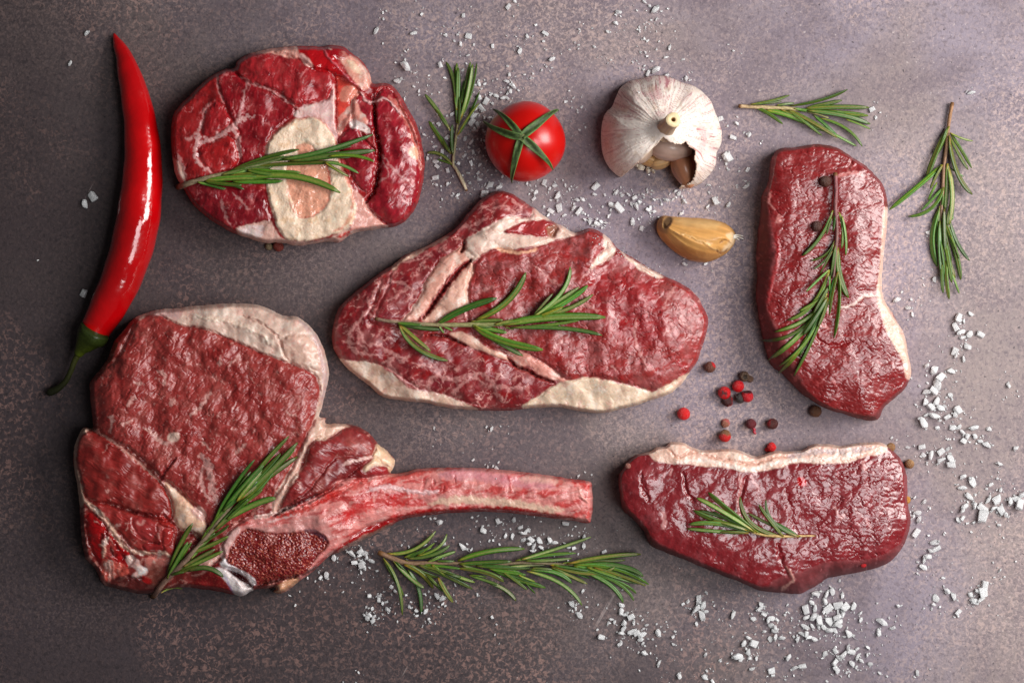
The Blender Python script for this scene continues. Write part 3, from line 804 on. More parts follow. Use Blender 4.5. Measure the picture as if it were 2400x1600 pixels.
# ------------------------------------------------------------------ steak at lower right
E = lambda p: T(1430, 1010, 3.136, p)
s = Relief(E([(60,340),(90,280),(130,220),(190,175),(290,150),(340,120),(405,110),(440,80),(540,85),(600,120),(700,140),(820,130),(900,130),(980,150),(1080,185),(1200,145),(1300,148),(1400,140),(1500,95),(1600,95),(1700,105),(1850,85),(1960,80),(2030,100),(2100,160),(2150,230),(2180,330),(2185,440),(2190,560),(2210,640),(2190,760),(2150,850),(2080,940),(2000,990),(1850,1030),(1700,1060),(1600,1080),(1540,1120),(1480,1155),(1380,1195),(1250,1185),(1100,1170),(960,1110),(800,1050),(680,1000),(560,950),(430,900),(300,840),(250,740),(160,640),(90,570),(70,450)]),
           0.026, top=E([(85,340),(115,285),(150,235),(205,190),(300,165),(350,135),(450,100),(540,105),(600,140),(700,160),(820,150),(900,150),(980,170),(1080,205),(1200,165),(1300,168),(1400,160),(1500,118),(1600,115),(1700,125),(1850,105),(1950,100),(2020,120),(2080,175),(2130,240),(2155,330),(2160,440),(2165,560),(2180,640),(2160,750),(2110,830),(2020,890),(1900,930),(1750,940),(1600,950),(1480,990),(1380,1030),(1280,1050),(1200,1090),(1150,1130),(1080,1125),(960,1070),(800,1010),(680,960),(560,905),(430,845),(320,780),(270,700),(190,610),(120,540),(95,450)]),
           base=(122, 31, 36), rough=0.25, seed=70, und=.07, crown=.08, crown_w=70)
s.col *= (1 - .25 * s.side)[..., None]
one = np.ones_like(s.z)
rt = sstep(E([(1250, 0)])[0][0], E([(1600, 0)])[0][0], s.X)
s.bloom(one, (142, 64, 68), 50, .0, .6, 915, rough=.2); s.bloom(one, (108, 14, 22), 40, .08, .6, 916, rough=.22)
s.fibres(one * (1 - rt), 72, 7, 3.4, .0004, .26, seed=500)
s.fibres(one * rt, 5, 8, 2.2, .00016, .2, seed=510)
s.crack((.35 + .65 * rt) * (1 - s.side), 12, .0008, (110, 12, 20), .05, 520, .75, 0, 2.0)
s.ripple(one, 40, .0010, 530); s.ripple(one * (1 - s.side), 9, .00035, 531)
s.flecks(one, (214, 130, 134), 7, 3, 70, .36, .4, seed=540)
s.region(E([(180,170),(260,160),(300,130),(345,110),(420,70),(550,70),(620,110),(720,125),(820,115),(900,115),(1000,145),(1080,170),(1200,130),(1400,125),(1500,80),(1700,90),(1860,70),(1980,65),(2040,100),(2020,160),(1900,182),(1850,195),(1750,230),(1600,238),(1450,235),(1350,235),(1270,262),(1200,275),(1050,302),(950,292),(850,268),(700,262),(580,242),(480,242),(400,232),(320,212),(285,172)]), (226,188,170), part='fat_cap', rough=.32, bulge=.0012, var=.12, jag=3.5)
s.stroke(E([(480,230),(620,215),(800,235),(950,270),(1050,280),(1200,240),(1350,215),(1500,210),(1700,195),(1900,155)]), 9, (238,222,212), alpha=.75)
s.stroke(E([(420,120),(500,190),(600,150),(700,180),(900,220),(1050,240),(1200,200),(1400,170)]), 7, (196,132,110), alpha=.6, dz=-.0008)
s.stroke(E([(1300,190),(1500,150),(1700,150),(1950,120)]), 12, (186,176,184), alpha=.55, dz=-.0006)
s.ripple((s.lab == 1) * 1.0, 13, .0015, 550)
for pts, w in (([(950,300),(960,420),(940,520),(950,640)], 6), ([(1020,310),(1090,420)], 5), ([(380,590),(400,650),(390,720)], 11), ([(460,270),(440,330)], 5), ([(1640,540),(1700,640),(1720,600)], 6), ([(1880,640),(1920,720)], 5), ([(1860,220),(1870,280)], 11)):
    s.stroke(E(pts), w, (222,164,160), alpha=.65)
s.stroke(E([(1290,990),(1330,1050),(1345,1100),(1250,1165)]), 6, (196,140,128), alpha=.8, dz=.0004)
for pts, w, dz in (([(1000,330),(960,480),(960,600),(1010,700)], 10, -.0010), ([(1290,420),(1330,620),(1380,780)], 18, -.0005), ([(1230,820),(1260,960),(1310,1080)], 16, -.0008), ([(230,300),(240,420),(290,520)], 12, -.001), ([(540,300),(560,440),(620,520)], 8, -.001)):
    s.stroke(E(pts), w, (122, 14, 20), dz=dz, alpha=.35, soft=4)
s.region(E([(1375,350),(1400,335),(1440,360),(1440,395),(1400,405),(1380,385)]), (176,8,14), bulge=.001, soft=1, rough=.12, jag=2)
C5S = s
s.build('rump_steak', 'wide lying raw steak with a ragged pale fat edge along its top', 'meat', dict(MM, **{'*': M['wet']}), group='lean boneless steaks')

# ------------------------------------------------------------------ long-boned chop
Cc = lambda p: T(150, 690, 2.1475, p)
Hh = lambda p: T(640, 960, 2.94, p)
Z = lambda p: T(480, 1130, 5.407, p)
Y6 = lambda p: T(180, 1180, 6.189, p)
out = Cc([(133,500),(132,440),(180,378),(225,310),(250,240),(300,180),(350,120),(420,90),(480,75),(560,70),(640,60),(760,50),(850,45),(960,50),(1030,70),(1100,105),(1180,115),(1250,170),(1290,230),(1320,310),(1335,400),(1320,480),(1300,560),(1285,612),(1318,620),(1318,650),(1400,648),(1480,665),(1540,700),(1580,750),(1620,780),(1665,830),(1660,870),(1642,900)]) \
    + Hh([(900,430),(1000,405),(1150,398),(1300,398),(1500,405),(1700,425),(1900,452),(2050,475),(2175,490),(2198,530),(2205,640),(2195,735),(2182,780),(2100,770),(2000,755),(1800,730),(1600,707),(1400,700),(1150,715),(1000,735),(900,752),(820,795),(700,858),(560,925),(450,985),(400,1000),(350,1040),(280,1110),(200,1165),(130,1222),(60,1265),(0,1255)]) \
    + Cc([(1060,1475),(960,1485),(900,1515),(860,1510),(760,1490),(680,1480),(600,1470),(500,1490),(440,1505),(350,1500),(250,1475),(190,1450),(160,1380),(110,1330),(85,1200),(80,1060),(60,920),(45,830),(60,740),(98,668),(145,672),(140,600)])
s = Relief(out, 0.029, edge=12, base=(128, 40, 36), rough=0.38, p=2.4, seed=90, n=3, crown=.12, crown_w=50, und=.14)
# the rib is thinner than the meat, and the lower left corner sags
k = sstep(Cc([(1180, 0)])[0][0], Cc([(1800, 0)])[0][0], s.X)
s.z *= 1 - 0.42 * k
k = sstep(Cc([(0, 1180)])[0][1], Cc([(0, 1480)])[0][1], s.Y) * (1 - sstep(Cc([(450, 0)])[0][0], Cc([(700, 0)])[0][0], s.X))
s.z *= 1 - 0.35 * k
s.region(Cc([(200,375),(260,330),(330,200),(370,120),(440,105),(500,115),(580,155),(660,165),(760,195),(880,245),(970,285),(1070,325),(1150,355),(1240,388),(1275,430),(1290,500),(1280,590),(1230,680),(1180,790),(1130,900),(1060,1010),(940,1090),(830,1160),(740,1190),(700,1100),(620,1030),(560,970),(500,930),(450,880),(350,790),(250,730),(160,665),(138,560),(140,440)]), (152,52,48), part='muscle', bulge=.0035, bw=26, groove=.0015, var=.12)
eye = (s.lab == 1).astype(float)
s.region(Cc([(70,720),(110,690),(160,690),(250,745),(340,805),(440,900),(490,960),(530,1020),(545,1110),(500,1140),(400,1110),(300,1070),(220,1050),(130,1040),(90,960),(62,840)]), (144,38,34), part='muscle', bulge=.0028, bw=14, groove=.0018, var=.25)
s.region(Cc([(130,1050),(220,1055),(300,1080),(400,1115),(510,1140),(570,1180),(560,1250),(545,1320),(440,1315),(360,1290),(290,1210),(200,1120)]), (150,42,38), part='muscle', bulge=.0016, bw=10, groove=.0012, var=.3)
s.region(Cc([(110,1110),(160,1110),(220,1180),(290,1260),(350,1330),(300,1380),(220,1400),(160,1330),(120,1220)]), (160,12,16), part='muscle', bulge=.001, groove=.001, rough=.18, var=.5)
s.region(Hh([(390,190),(450,150),(540,118),(640,170),(700,240),(690,300),(640,360),(560,420),(460,500),(330,590),(200,660),(90,700),(20,722),(60,620),(120,490),(190,400),(230,290),(290,200)]), (138,42,42), part='muscle', bulge=.0024, bw=12, groove=.0014, var=.2)
s.region(Hh([(430,330),(620,330),(700,320),(760,390),(805,400),(790,440),(640,480),(480,560),(300,640),(120,710),(30,722),(120,640),(260,540)]), (118,28,30), part='muscle', bulge=.0016, groove=.0008, var=.25)
s.region(Hh([(640,400),(700,390),(770,395),(800,420),(770,445),(680,450),(640,440)]), (150,32,38), bulge=.0008)
mus = np.isin(s.lab, [i for i, n in enumerate(s.names) if n == 'muscle']).astype(float)
s.bloom(mus, (164, 78, 70), 60, -.02, .55, 920, rough=.46); s.bloom(mus, (130, 24, 24), 45, .08, .6, 921, rough=.24)
s.fibres(eye, 58, 7, 4.5, .0013, .22, seed=600)
s.ripple(eye, 17, .0009, 605)
s.crack(eye, 15, .0006, (104, 18, 22), .07, 610, .4, 60, 1.8)
s.marble(mus, (214, 156, 146), 38, .035, .7, 611, 50, 1.8, .05)
s.fibres(mus * (1 - eye), -28, 6, 6, .0013, .28, seed=620)
s.flecks(eye, (222, 160, 152), 7, 2.2, 55, .34, .6, seed=630)
s.flecks(1 - mus, (206, 140, 128), 10, 3, 30, .1, .6, seed=640)
s.ripple(mus, 28, .0011, 650); s.ripple(1 - mus, 12, .0012, 651)
# fat cap
s.region(Cc([(350,105),(430,85),(560,60),(760,40),(960,40),(1100,90),(1190,105),(1260,160),(1330,300),(1345,400),(1330,490),(1300,600),(1270,640),(1262,600),(1290,500),(1275,430),(1240,385),(1150,350),(1070,320),(970,280),(880,240),(760,190),(660,160),(580,150),(500,110),(440,98),(380,125)]), (218,186,170), part='fat_cap', rough=.36, bulge=.0014, var=.12, jag=4)
s.region(Cc([(410,92),(480,80),(560,75),(600,90),(570,130),(500,110)]), (196,152,150), alpha=.7)
s.region(Cc([(1090,240),(1150,200),(1240,220),(1290,300),(1300,380),(1230,370),(1130,330)]), (218,178,160), bulge=.0014, alpha=.8, groove=.0006, jag=6)
s.stroke(Cc([(1180,130),(1260,210),(1300,330),(1315,430),(1300,540)]), 12, (190,160,166), alpha=.55)
s.stroke(Cc([(640,110),(800,130),(950,180),(1060,260)]), 14, (232,210,190), alpha=.6, dz=.0008)
s.stroke(Cc([(900,110),(1000,150),(1080,220),(1110,310)]), 4, (176,120,106), alpha=.6, dz=-.0012)
# fat seams
FS = (222, 184, 160)
s.region(Cc([(505,945),(560,980),(620,1035),(670,1090),(715,1150),(710,1235),(670,1225),(640,1190),(590,1180),(555,1130),(540,1050)]), (232,188,160), part='fat_seam', rough=.34, bulge=.0022, groove=.0008, jag=2.5, var=.06)
s.region(Cc([(640,1080),(690,1070),(715,1110),(700,1140),(660,1120)]), (226,178,166), rough=.3, bulge=.001)
s.stroke(Cc([(150,680),(240,735),(310,790),(370,840),(450,910),(510,960)]), 5, (214,166,152), dz=0, wvar=.9, alpha=.7, jag=2.5)
s.stroke(Cc([(680,800),(720,850),(740,920),(750,1000),(770,1050)]), 14, (218,164,156), alpha=.8, wvar=.8)
s.stroke(Cc([(700,860),(690,930),(710,1000),(740,1030)]), 8, (218,164,156), alpha=.8)
s.stroke(Cc([(480,940),(520,870),(560,820)]), 6, (112,18,22), dz=-.002)
for pts, w in (([(400,670),(450,700),(500,745),(560,740)], 9), ([(640,610),(690,560),(740,490)], 8), ([(320,560),(360,510)], 8), ([(470,380),(510,410),(500,460)], 7), ([(830,360),(890,300)], 5), ([(860,800),(920,750)], 7), ([(230,610),(245,640)], 8), ([(790,310),(780,360)], 5), ([(340,440),(400,450)], 4), ([(280,650),(340,640)], 6), ([(1120,590),(1170,610)], 4), ([(700,740),(740,790)], 6), ([(240,640),(232,700)], 5)):
    s.stroke(Cc(pts), w, (220,170,160), alpha=.7, wvar=.9)
s.region(Cc([(530,700),(575,695),(580,730),(545,745),(525,725)]), (216,180,164), bulge=.001)
s.region(Cc([(60,690),(100,668),(145,672),(100,700),(72,740),(62,840),(90,960),(100,1050),(75,1060),(50,840)]), (208,170,150), part='fat_rim', rough=.4, bulge=.001)
s.region(Hh([(325,40),(365,80),(350,180),(270,210),(225,290),(190,390),(170,460),(110,540),(70,610),(25,705),(-10,690),(10,590),(50,520),(100,440),(150,360),(190,280),(230,200),(270,110)]), (214,172,156), part='fat_seam', rough=.34, bulge=.0012, groove=.0005, var=.2)
s.region(Hh([(340,80),(420,90),(520,110),(440,150),(390,190),(340,215),(280,190),(300,120)]), (216,178,158), part='fat_seam', rough=.34, bulge=.0012)
s.region(Hh([(715,235),(760,260),(810,310),(848,360),(830,420),(800,425),(770,390),(700,385),(640,430),(622,400),(670,350),(695,300)]), (228,190,156), part='fat_seam', rough=.36, bulge=.0018, groove=.0004)
s.stroke(Hh([(480,380),(560,350),(640,330),(690,325)]), 7, (220,176,166))
for pts, w in (([(95,1030),(150,1075),(200,1120),(240,1180),(280,1240),(330,1290)], 12), ([(330,1290),(400,1300),(480,1295),(540,1320)], 10)):
    s.stroke(Cc(pts), w * .9, (216,176,154), dz=.0006, wvar=.35, jag=2.5, part='fat_seam')
s.region(Y6([(350,850),(420,800),(560,850),(700,880),(760,980),(700,1040),(560,1060),(500,1120),(400,1150),(340,1060),(340,920)]), (196,84,72), part='fat', rough=.25, bulge=.0012, var=.4)
s.region(Y6([(700,760),(860,780),(940,900),(1020,980),(960,1040),(860,1080),(780,1050),(860,960),(760,900)]), (226,180,172), part='fat', rough=.25, bulge=.0016, var=.2)
s.region(Y6([(1000,780),(1200,720),(1340,800),(1300,900),(1200,900),(1080,960),(980,900)]), (206,120,110), part='fat', rough=.28, bulge=.001, var=.3)
s.region(Y6([(900,900),(1000,930),(1030,980),(960,1020),(880,1000)]), (234,222,222), bulge=.0016, rough=.2)
for pts, w, dz in (([(480,640),(520,740),(560,760)], 10, -.003), ([(660,740),(690,800)], 9, -.003), ([(720,1040),(800,1080),(900,1080),(980,1100)], 14, -.003), ([(1250,180),(1330,210)], 9, -.003), ([(1050,560),(1200,580)], 7, -.0025), ([(500,30),(800,120),(1100,160),(1250,190)], 9, -.003), ([(1560,430),(1720,430),(1780,540),(1640,640)], 22, -.006)):
    s.stroke(Y6(pts), w * .7, (92, 14, 18), dz=dz * .4, alpha=.8)
s.region(Y6([(500,1080),(700,1060),(820,1100),(960,1100),(1120,1180),(1250,1290),(1120,1330),(860,1310),(560,1230),(420,1160)]), (74,24,22), soft=4, alpha=.8, rough=.35, var=.5)
s.region(Y6([(1080,860),(1180,840),(1260,960),(1280,1120),(1200,1230),(1080,1180),(1040,1020)]), (138,74,62), soft=6, alpha=.7, rough=.22, var=.3)
s.region(Y6([(960,1040),(1060,1060),(1080,1140),(1000,1160),(950,1100)]), (186,20,22), alpha=.8, rough=.18)
s.region(Y6([(1190,160),(1300,210),(1400,320),(1360,370),(1240,330),(1180,270)]), (158,40,36), bulge=.0014, groove=.0008, rough=.26)
s.region(Y6([(1260,380),(1390,370),(1380,520),(1290,590),(1230,520)]), (162,44,42), bulge=.0012, groove=.0007, rough=.26)
s.region(Y6([(960,600),(1100,570),(1240,610),(1240,680),(1100,710),(980,680)]), (150,36,36), bulge=.001, groove=.0006)
s.region(Y6([(820,230),(940,180),(1120,240),(1160,400),(1100,520),(940,500),(850,400)]), (158,48,48), bulge=.0012, groove=.0005, soft=5, rough=.28)
for p_ in ([(870,260),(940,320)], [(930,290),(990,240)], [(1180,430),(1190,500)], [(560,320),(640,300)], [(600,300),(560,350)], [(900,690),(960,740)], [(450,420),(500,400)]):
    s.stroke(Y6(p_), 4, (222,170,160), alpha=.6)
for p_ in ([(420,820),(400,1100)], [(520,840),(540,1080)], [(620,860),(600,1000)], [(460,830),(480,1120)]):
    s.stroke(Y6(p_), 3.5, (222,150,136), alpha=.6, dz=.0005)
for p_ in ([(480,300),(430,420),(450,560)], [(560,560),(600,680)], [(380,440),(330,520)], [(700,600),(640,520)]):
    s.stroke(Y6(p_), 6, (120,8,14), alpha=.7, dz=-.001)
s.stroke(Y6([(200,180),(240,400),(330,560),(340,780)]), 12, (176,12,18), rough=.16, alpha=.7)
s.stroke(Y6([(340,600),(400,640),(380,780)]), 7, (222,170,150), dz=.001)
s.stroke(Y6([(440,480),(380,620)]), 10, (220,190,178), dz=.0008)
# rib
s.region(Z([(80,1050),(230,940),(220,800),(300,640),(430,520),(620,430),(800,420),(1000,340),(1200,280),(1400,200),(1600,90),(1720,30)]) +
         Hh([(400,520),(480,480),(640,470),(760,452),(900,435),(1000,405),(1150,392),(1300,390),(1500,398),(1700,418),(1900,445),(2050,468),(2200,485),(2220,640),(2200,790),(2000,765),(1600,715),(1400,706),(1150,722),(950,740),(780,765),(640,805),(540,872),(460,935),(400,992),(300,1082),(200,1168)]) +
         Z([(1100,1190),(900,1220),(720,1280),(650,1300),(560,1200),(400,1110),(250,1080)]), (212,132,126), part='rib_bone', rough=.22, dz=.0012, bulge=.0014, bw=20, groove=.0014, jag=3, var=.2)
rib = (s.lab == s.names.index('rib_bone')).astype(float)
s.fibres(rib, 10, 7, 7, .00035, .22, seed=700)
s.flecks(rib, (186, 34, 34), 18, 3.6, 14, .02, .75, seed=710, width=.25); s.flecks(rib, (150, 20, 26), 9, 5, 14, .2, .6, seed=712, width=.2)
s.flecks(rib, (226, 178, 170), 11, 5, 14, .14, .55, seed=720, width=.3)
s.stroke(Hh([(300,640),(420,600),(520,620),(620,600),(760,560)]), 13, (176,14,18), alpha=.8, wvar=.8, rough=.16)
s.stroke(Hh([(470,760),(560,700),(640,660),(800,620),(960,600)]), 24, (186,20,24), alpha=.75, wvar=.9, soft=5, rough=.16)
s.stroke(Hh([(300,590),(500,540),(700,500),(900,460),(1120,410)]), 12, (190,48,40), alpha=.7, wvar=.8)
s.stroke(Hh([(640,560),(800,530),(1000,570),(1150,560)]), 9, (226,190,190), alpha=.8, wvar=.7, dz=.0006)
s.stroke(Hh([(1080,640),(1300,620),(1500,630),(1700,650),(1850,680),(2000,690)]), 17, (224,190,166), alpha=.85, wvar=.5, soft=4)
s.stroke(Hh([(1150,450),(1400,450),(1700,500),(1950,520)]), 22, (206,140,150), alpha=.6, wvar=.5, soft=6)
s.stroke(Hh([(1700,480),(1850,480),(2000,500)]), 14, (224,176,160), alpha=.7, soft=5)
s.stroke(Hh([(430,980),(560,880),(720,800),(900,735),(1080,705),(1300,690),(1500,685),(1700,695),(1880,722),(2100,750)]), 12, (156,10,18), alpha=.95, wvar=.5, rough=.16)
s.stroke(Hh([(2050,490),(2130,500),(2170,560)]), 12, (196,30,26), alpha=.8, wvar=.8)
s.stroke(Hh([(2060,740),(2140,700),(2180,740)]), 10, (190,30,30), alpha=.7, wvar=.8)
s.stroke(Hh([(1950,520),(2000,490)]), 8, (190,50,46), alpha=.7)
s.stroke(Hh([(2100,540),(2130,600),(2170,640)]), 7, (222,150,140), dz=.0008)
s.stroke(Hh([(1620,450),(1640,520),(1630,580)]), 5, (190,60,56), alpha=.7, dz=.0004)
for t_ in ((1050,470,1030,540), (1110,490,1090,550), (1250,450,1260,500), (1180,520,1170,560)):
    s.stroke(Hh([t_[:2], t_[2:]]), 4, (180,60,60), alpha=.7, dz=-.0005)
s.stroke(Z([(620,440),(800,420),(1000,350),(1150,290)]), 7, (226,190,180), dz=.0008)
s.stroke(Z([(800,500),(1000,450),(1180,400)]), 6, (228,200,196), alpha=.7)
s.stroke(Z([(900,440),(1100,390),(1300,330),(1500,230),(1700,120)]), 9, (190,44,36), alpha=.8, wvar=.7)
s.stroke(Z([(860,430),(1100,300),(1300,210),(1500,120)]), 6, (72, 10, 14), dz=-.002, jag=2, wvar=.5)
s.region(Z([(400,640),(520,560),(900,560),(1300,420),(1500,480),(1620,640),(1600,740),(1500,660),(1300,620),(1000,640),(700,640),(480,600)]), (196,140,134), rough=.25, alpha=.7, soft=5)
# below-edge flank of the rib
s.stroke(Hh([(420,1010),(560,930),(700,860),(820,800)]), 14, (150,116,104), alpha=.85, wvar=.5)
s.region(Z([(900,1320),(1000,1250),(1150,1200),(1200,1230),(1100,1320),(980,1400),(880,1400)]), (206,150,116), rough=.3, bulge=.002)
s.stroke(Z([(640,1320),(850,1260),(1100,1200),(1280,1150),(1420,1060)]), 5, (80,24,22), dz=-.003)
# cut spongy bone
s.region(Z([(330,820),(430,660),(560,580),(760,630),(1000,640),(1300,620),(1500,660),(1560,740),(1540,830),(1440,920),(1300,1120),(1150,1180),(900,1220),(720,1280),(650,1290),(560,1180),(400,1100),(270,1010),(290,900)]), (120,22,26), part='bone_marrow', rough=.3, dz=-.0012, jag=3, var=.2, soft=2)
mar = (s.lab == s.names.index('bone_marrow')).astype(float)
s.flecks(mar, (190, 100, 78), 3.4, 1.6, 70, .06, .8, seed=730, width=.2)
s.flecks(mar, (66, 10, 16), 5, 1.5, 70, .12, .6, seed=740, width=.25)
s.ripple(mar, 4.2, .0034, 745)
s.stroke(Z([(780,640),(850,740),(900,700)]), 14, (164,92,84), alpha=.7)
s.stroke(Z([(1260,600),(1400,630),(1560,740)]), 8, (74,56,72), alpha=.7)
s.region(Z([(220,780),(300,640),(430,560),(440,640),(340,790),(280,900),(220,960),(190,900)]), (206,160,154), part='cartilage', rough=.25, bulge=.001, var=.2)
# joint: two white cartilage faces with a dark gap
s.region(Z([(-40,1180),(60,1110),(160,1160),(240,1230),(330,1320),(380,1420),(300,1440),(100,1410),(-60,1390),(-180,1330),(-150,1240)]), (124,26,28), part='joint_bone', rough=.3, jag=3, var=.3)
jb = (s.lab == s.names.index('joint_bone')).astype(float)
s.flecks(jb, (176, 84, 66), 3.4, 1.3, 60, .14, .6, seed=760, width=.25)
s.stroke(Z([(300,1100),(400,1160),(500,1240),(600,1340)]), 20, (70, 10, 14), dz=-.007, wvar=.1)
s.region(Z([(100,1100),(190,1075),(260,1100),(340,1160),(430,1230),(520,1280),(605,1340),(600,1400),(480,1440),(390,1435),(330,1340),(260,1250),(190,1170)]), (228,214,212), part='cartilage', rough=.18, jag=1.5, bulge=.0012, var=.04)
s.stroke(Z([(235,1160),(300,1280),(360,1400)]), 3.5, (120,100,170), alpha=.5)
s.region(Z([(190,1020),(215,950),(265,970),(290,1020),(400,1080),(520,1140),(620,1210),(650,1290),(590,1290),(540,1210),(440,1150),(320,1110),(220,1075)]), (232,222,224), part='cartilage', rough=.18, jag=1.5, bulge=.0016, var=.04)
s.stroke(Z([(60,1080),(150,1020),(215,950)]), 10, (120,12,18), dz=-.002)
s.region(Z([(-60,1010),(40,960),(150,900),(210,940),(120,1020),(60,1080),(-40,1090)]), (214,160,148), part='fat', rough=.28, bulge=.001)
s.stroke(Y6([(1560,1220),(1600,1280),(1570,1370)]), 9, (150,12,18), rough=.2)
CHOP = s
s.build('long_bone_chop', 'huge raw chop with a long bare rib bone and a pale fat cap', 'meat', MM)
# ------------------------------------------------------------------ chili
F = lambda p: T(80, 50, 1.7412, p)
cl = F([(325,50,4),(334,72,13),(347,100,24),(368,145,34),(385,200,45),(412,300,58),(432,400,65),(443,500,72),(445,600,78),(438,700,84),(425,800,88),(404,900,87),(377,990,84),(340,1085,80),(300,1165,74),(262,1235,64),(238,1275,58),(228,1292,50),(224,1299,36),(222,1303,18)])
P = interp(cl, 120); P = np.vstack([P])
rp = P[:, 2] / 1.7412
path = []; rad = []
for i, (x, y, _) in enumerate(P):
    r = rp[i] * S * 0.99
    path.append(PX(x, y, max(r, .002) + .0003)); rad.append(r)
root = thing('chili_pepper', 'long shiny red chili pepper with a green stem at the left edge', 'chili', loc=PX(*cl[0][:2], 0))
c0 = np.array(root.location)
def cc(u, t):
    base = np.array([186, 4, 10]) * (1 - .18 * math.sin(t * 9 + 1) * .5)
    return rgba(base, 0.17 + 0.05 * math.sin(t * 40))
v, f, c = tube(path, rad, cc, 40, prof=lambda u, t: 1 + .018 * math.sin(6.28 * u * 3 + t * 5) + .012 * math.sin(t * 60 + 9 * u))
link('pod', mesh_from('pod', v - c0, f, c), M['chili'], root)
cap = F([(248,1262,60),(240,1275,62),(226,1290,56),(206,1318,38),(190,1340,24),(178,1362,15)])
P = interp(cap, 26)
zt = rp.max() * S
path = [PX(x, y, (.0155 - .004 * i / 25)) for i, (x, y, r) in enumerate(P)]
v, f, c = tube(path, P[:, 2] / 1.7412 * S * 1.02, lambda u, t: rgba((40 + 34 * t, 50 + 34 * t, 18), .35), 28, prof=lambda u, t: 1 + .05 * math.cos(6.28 * u * 6) * (1 - t))
link('calyx', mesh_from('calyx', v - c0, f, c), M['calyx'], root)
stm = F([(182,1355,13),(165,1385,12),(150,1425,11),(132,1462,12),(112,1485,13),(88,1503,15),(66,1512,17),(56,1518,12)])
P = interp(stm, 30)
v, f, c = tube([PX(x, y, .012 - .008 * i / 29) for i, (x, y, r) in enumerate(P)], P[:, 2] / 1.7412 * S, lambda u, t: rgba((60 - 36 * t, 62 - 36 * t, 22 - 10 * t), .5), 12)
link('stem', mesh_from('stem', v - c0, f, c), M['calyx'], root)

# ------------------------------------------------------------------ tomato
G = lambda p: T(1100, 140, 3.136, p)
tx, ty = G([(412, 602)])[0]
TR = 290 / 3.136 * S * (1 - .021)
tc = np.array(PX(tx, ty, TR * .93)); tc[2] = TR * .93
def on_sphere(px, py):
    z = tc[2] + TR
    for _ in range(8):
        x, y, _z = PX(px, py, z)
        r2 = (x - tc[0]) ** 2 + (y - tc[1]) ** 2
        z = tc[2] + math.sqrt(max(TR * TR * .97 - r2, 0)) * .97
    v = np.array([x - tc[0], y - tc[1], (z - tc[2])]); return v / np.linalg.norm(v)
ax = on_sphere(*G([(385, 572)])[0])
def tomr(v):
    a = np.arccos(np.clip(v @ ax, -1, 1))
    az = np.arctan2(v[:, 1], v[:, 0])
    return TR * (1 - .045 * np.exp(-(a / .2) ** 2) + .012 * np.cos(az * 4 + .6) * np.sin(a) - .01 * np.cos(2 * a))
nu, nv = 72, 48
V = []
for i in range(nv + 1):
    th = math.pi * i / nv
    for j in range(nu):
        ph = 2 * math.pi * j / nu
        V.append((math.sin(th) * math.cos(ph), math.sin(th) * math.sin(ph), math.cos(th)))
V = np.array(V); rr = tomr(V); Vw = V * rr[:, None]; Vw[:, 2] *= .96
Fq = [(i * nu + j, (i + 1) * nu + j, (i + 1) * nu + (j + 1) % nu, i * nu + (j + 1) % nu) for i in range(nv) for j in range(nu)]
root = thing('tomato', 'round red tomato with a five pointed green calyx', 'tomato', loc=(tc[0], tc[1], 0))
c0 = np.array([tc[0], tc[1], 0])
link('fruit', mesh_from('fruit', Vw + tc - c0, np.array(Fq), np.tile(rgba((196, 10, 4), .3), (len(Vw), 1))), M['tomato'], root)
for k, (x, y, w, bx, by) in enumerate([(192, 385, 50, 330, 480), (152, 475, 54, 270, 560), (625, 402, 62, 500, 480), (590, 782, 58, 500, 650), (325, 868, 56, 350, 700)]):
    tipv = on_sphere(*G([(x, y)])[0]); mid = on_sphere(*G([(bx, by)])[0])
    n = 18; Vs = []; Cs = []; Fs = []
    pts = []
    for i in range(n):
        t = i / (n - 1)
        d = ax * (1 - t) ** 2 + mid * 2 * t * (1 - t) + tipv * t * t
        d /= np.linalg.norm(d); pts.append(d)
    pts = np.array(pts); tg = np.gradient(pts, axis=0)
    for i in range(n):
        t = i / (n - 1); d = pts[i]; q = np.cross(d, tg[i]); q /= np.linalg.norm(q)
        hw = w / 3.136 * S * .54 * (0.55 + .5 * math.sin(math.pi * min(t * 1.9, 1) * .5 + .2)) * (1 - t ** 1.5) + .00015
        lift = .0013 + .0009 * math.exp(-(t / .25) ** 2) + .0016 * t * t + .0006 * math.sin(t * 7 + k)
        for j in range(7):
            u = (j - 3) / 3
            p = d * (float(tomr(d[None, :])[0]) * (1 if True else 1) + lift + .0008 * abs(u) ** 1.5 * (1 - t) + .0003 * math.sin(9 * t + 3 * u + k))
            p = p + q * hw * u; p = p * np.array([1, 1, .96])
            Vs.append(p + tc - c0)
            g = .45 + .75 * abs(u) ** 1.5 + R0.uniform(-.2, .2)
            Cs.append(rgba((62 * g + 22, 78 * g + 30, 44 * g + 14), .55))
    Fs = [(i * 7 + j, i * 7 + j + 1, (i + 1) * 7 + j + 1, (i + 1) * 7 + j) for i in range(n - 1) for j in range(6)]
    o = link('sepal', mesh_from('sepal', Vs, np.array(Fs), Cs), M['calyx'], root)
    md = o.modifiers.new('thick', 'SOLIDIFY'); md.thickness = .0004; md.offset = 0
pb = tc + ax * TR * .86
v, f, c = tube([pb + ax * TR * a * .96 + np.array([.0006, .0004, 0]) * a * 3 for a in np.linspace(0, .2, 8)], [.0034, .0030, .0024, .0020, .0018, .0019, .0021, .0016], lambda u, t: rgba((92 + 20 * math.sin(u * 30), 104, 62), .6), 12)
link('stem_stub', mesh_from('stem_stub', v - c0, f, c), M['calyx'], root)

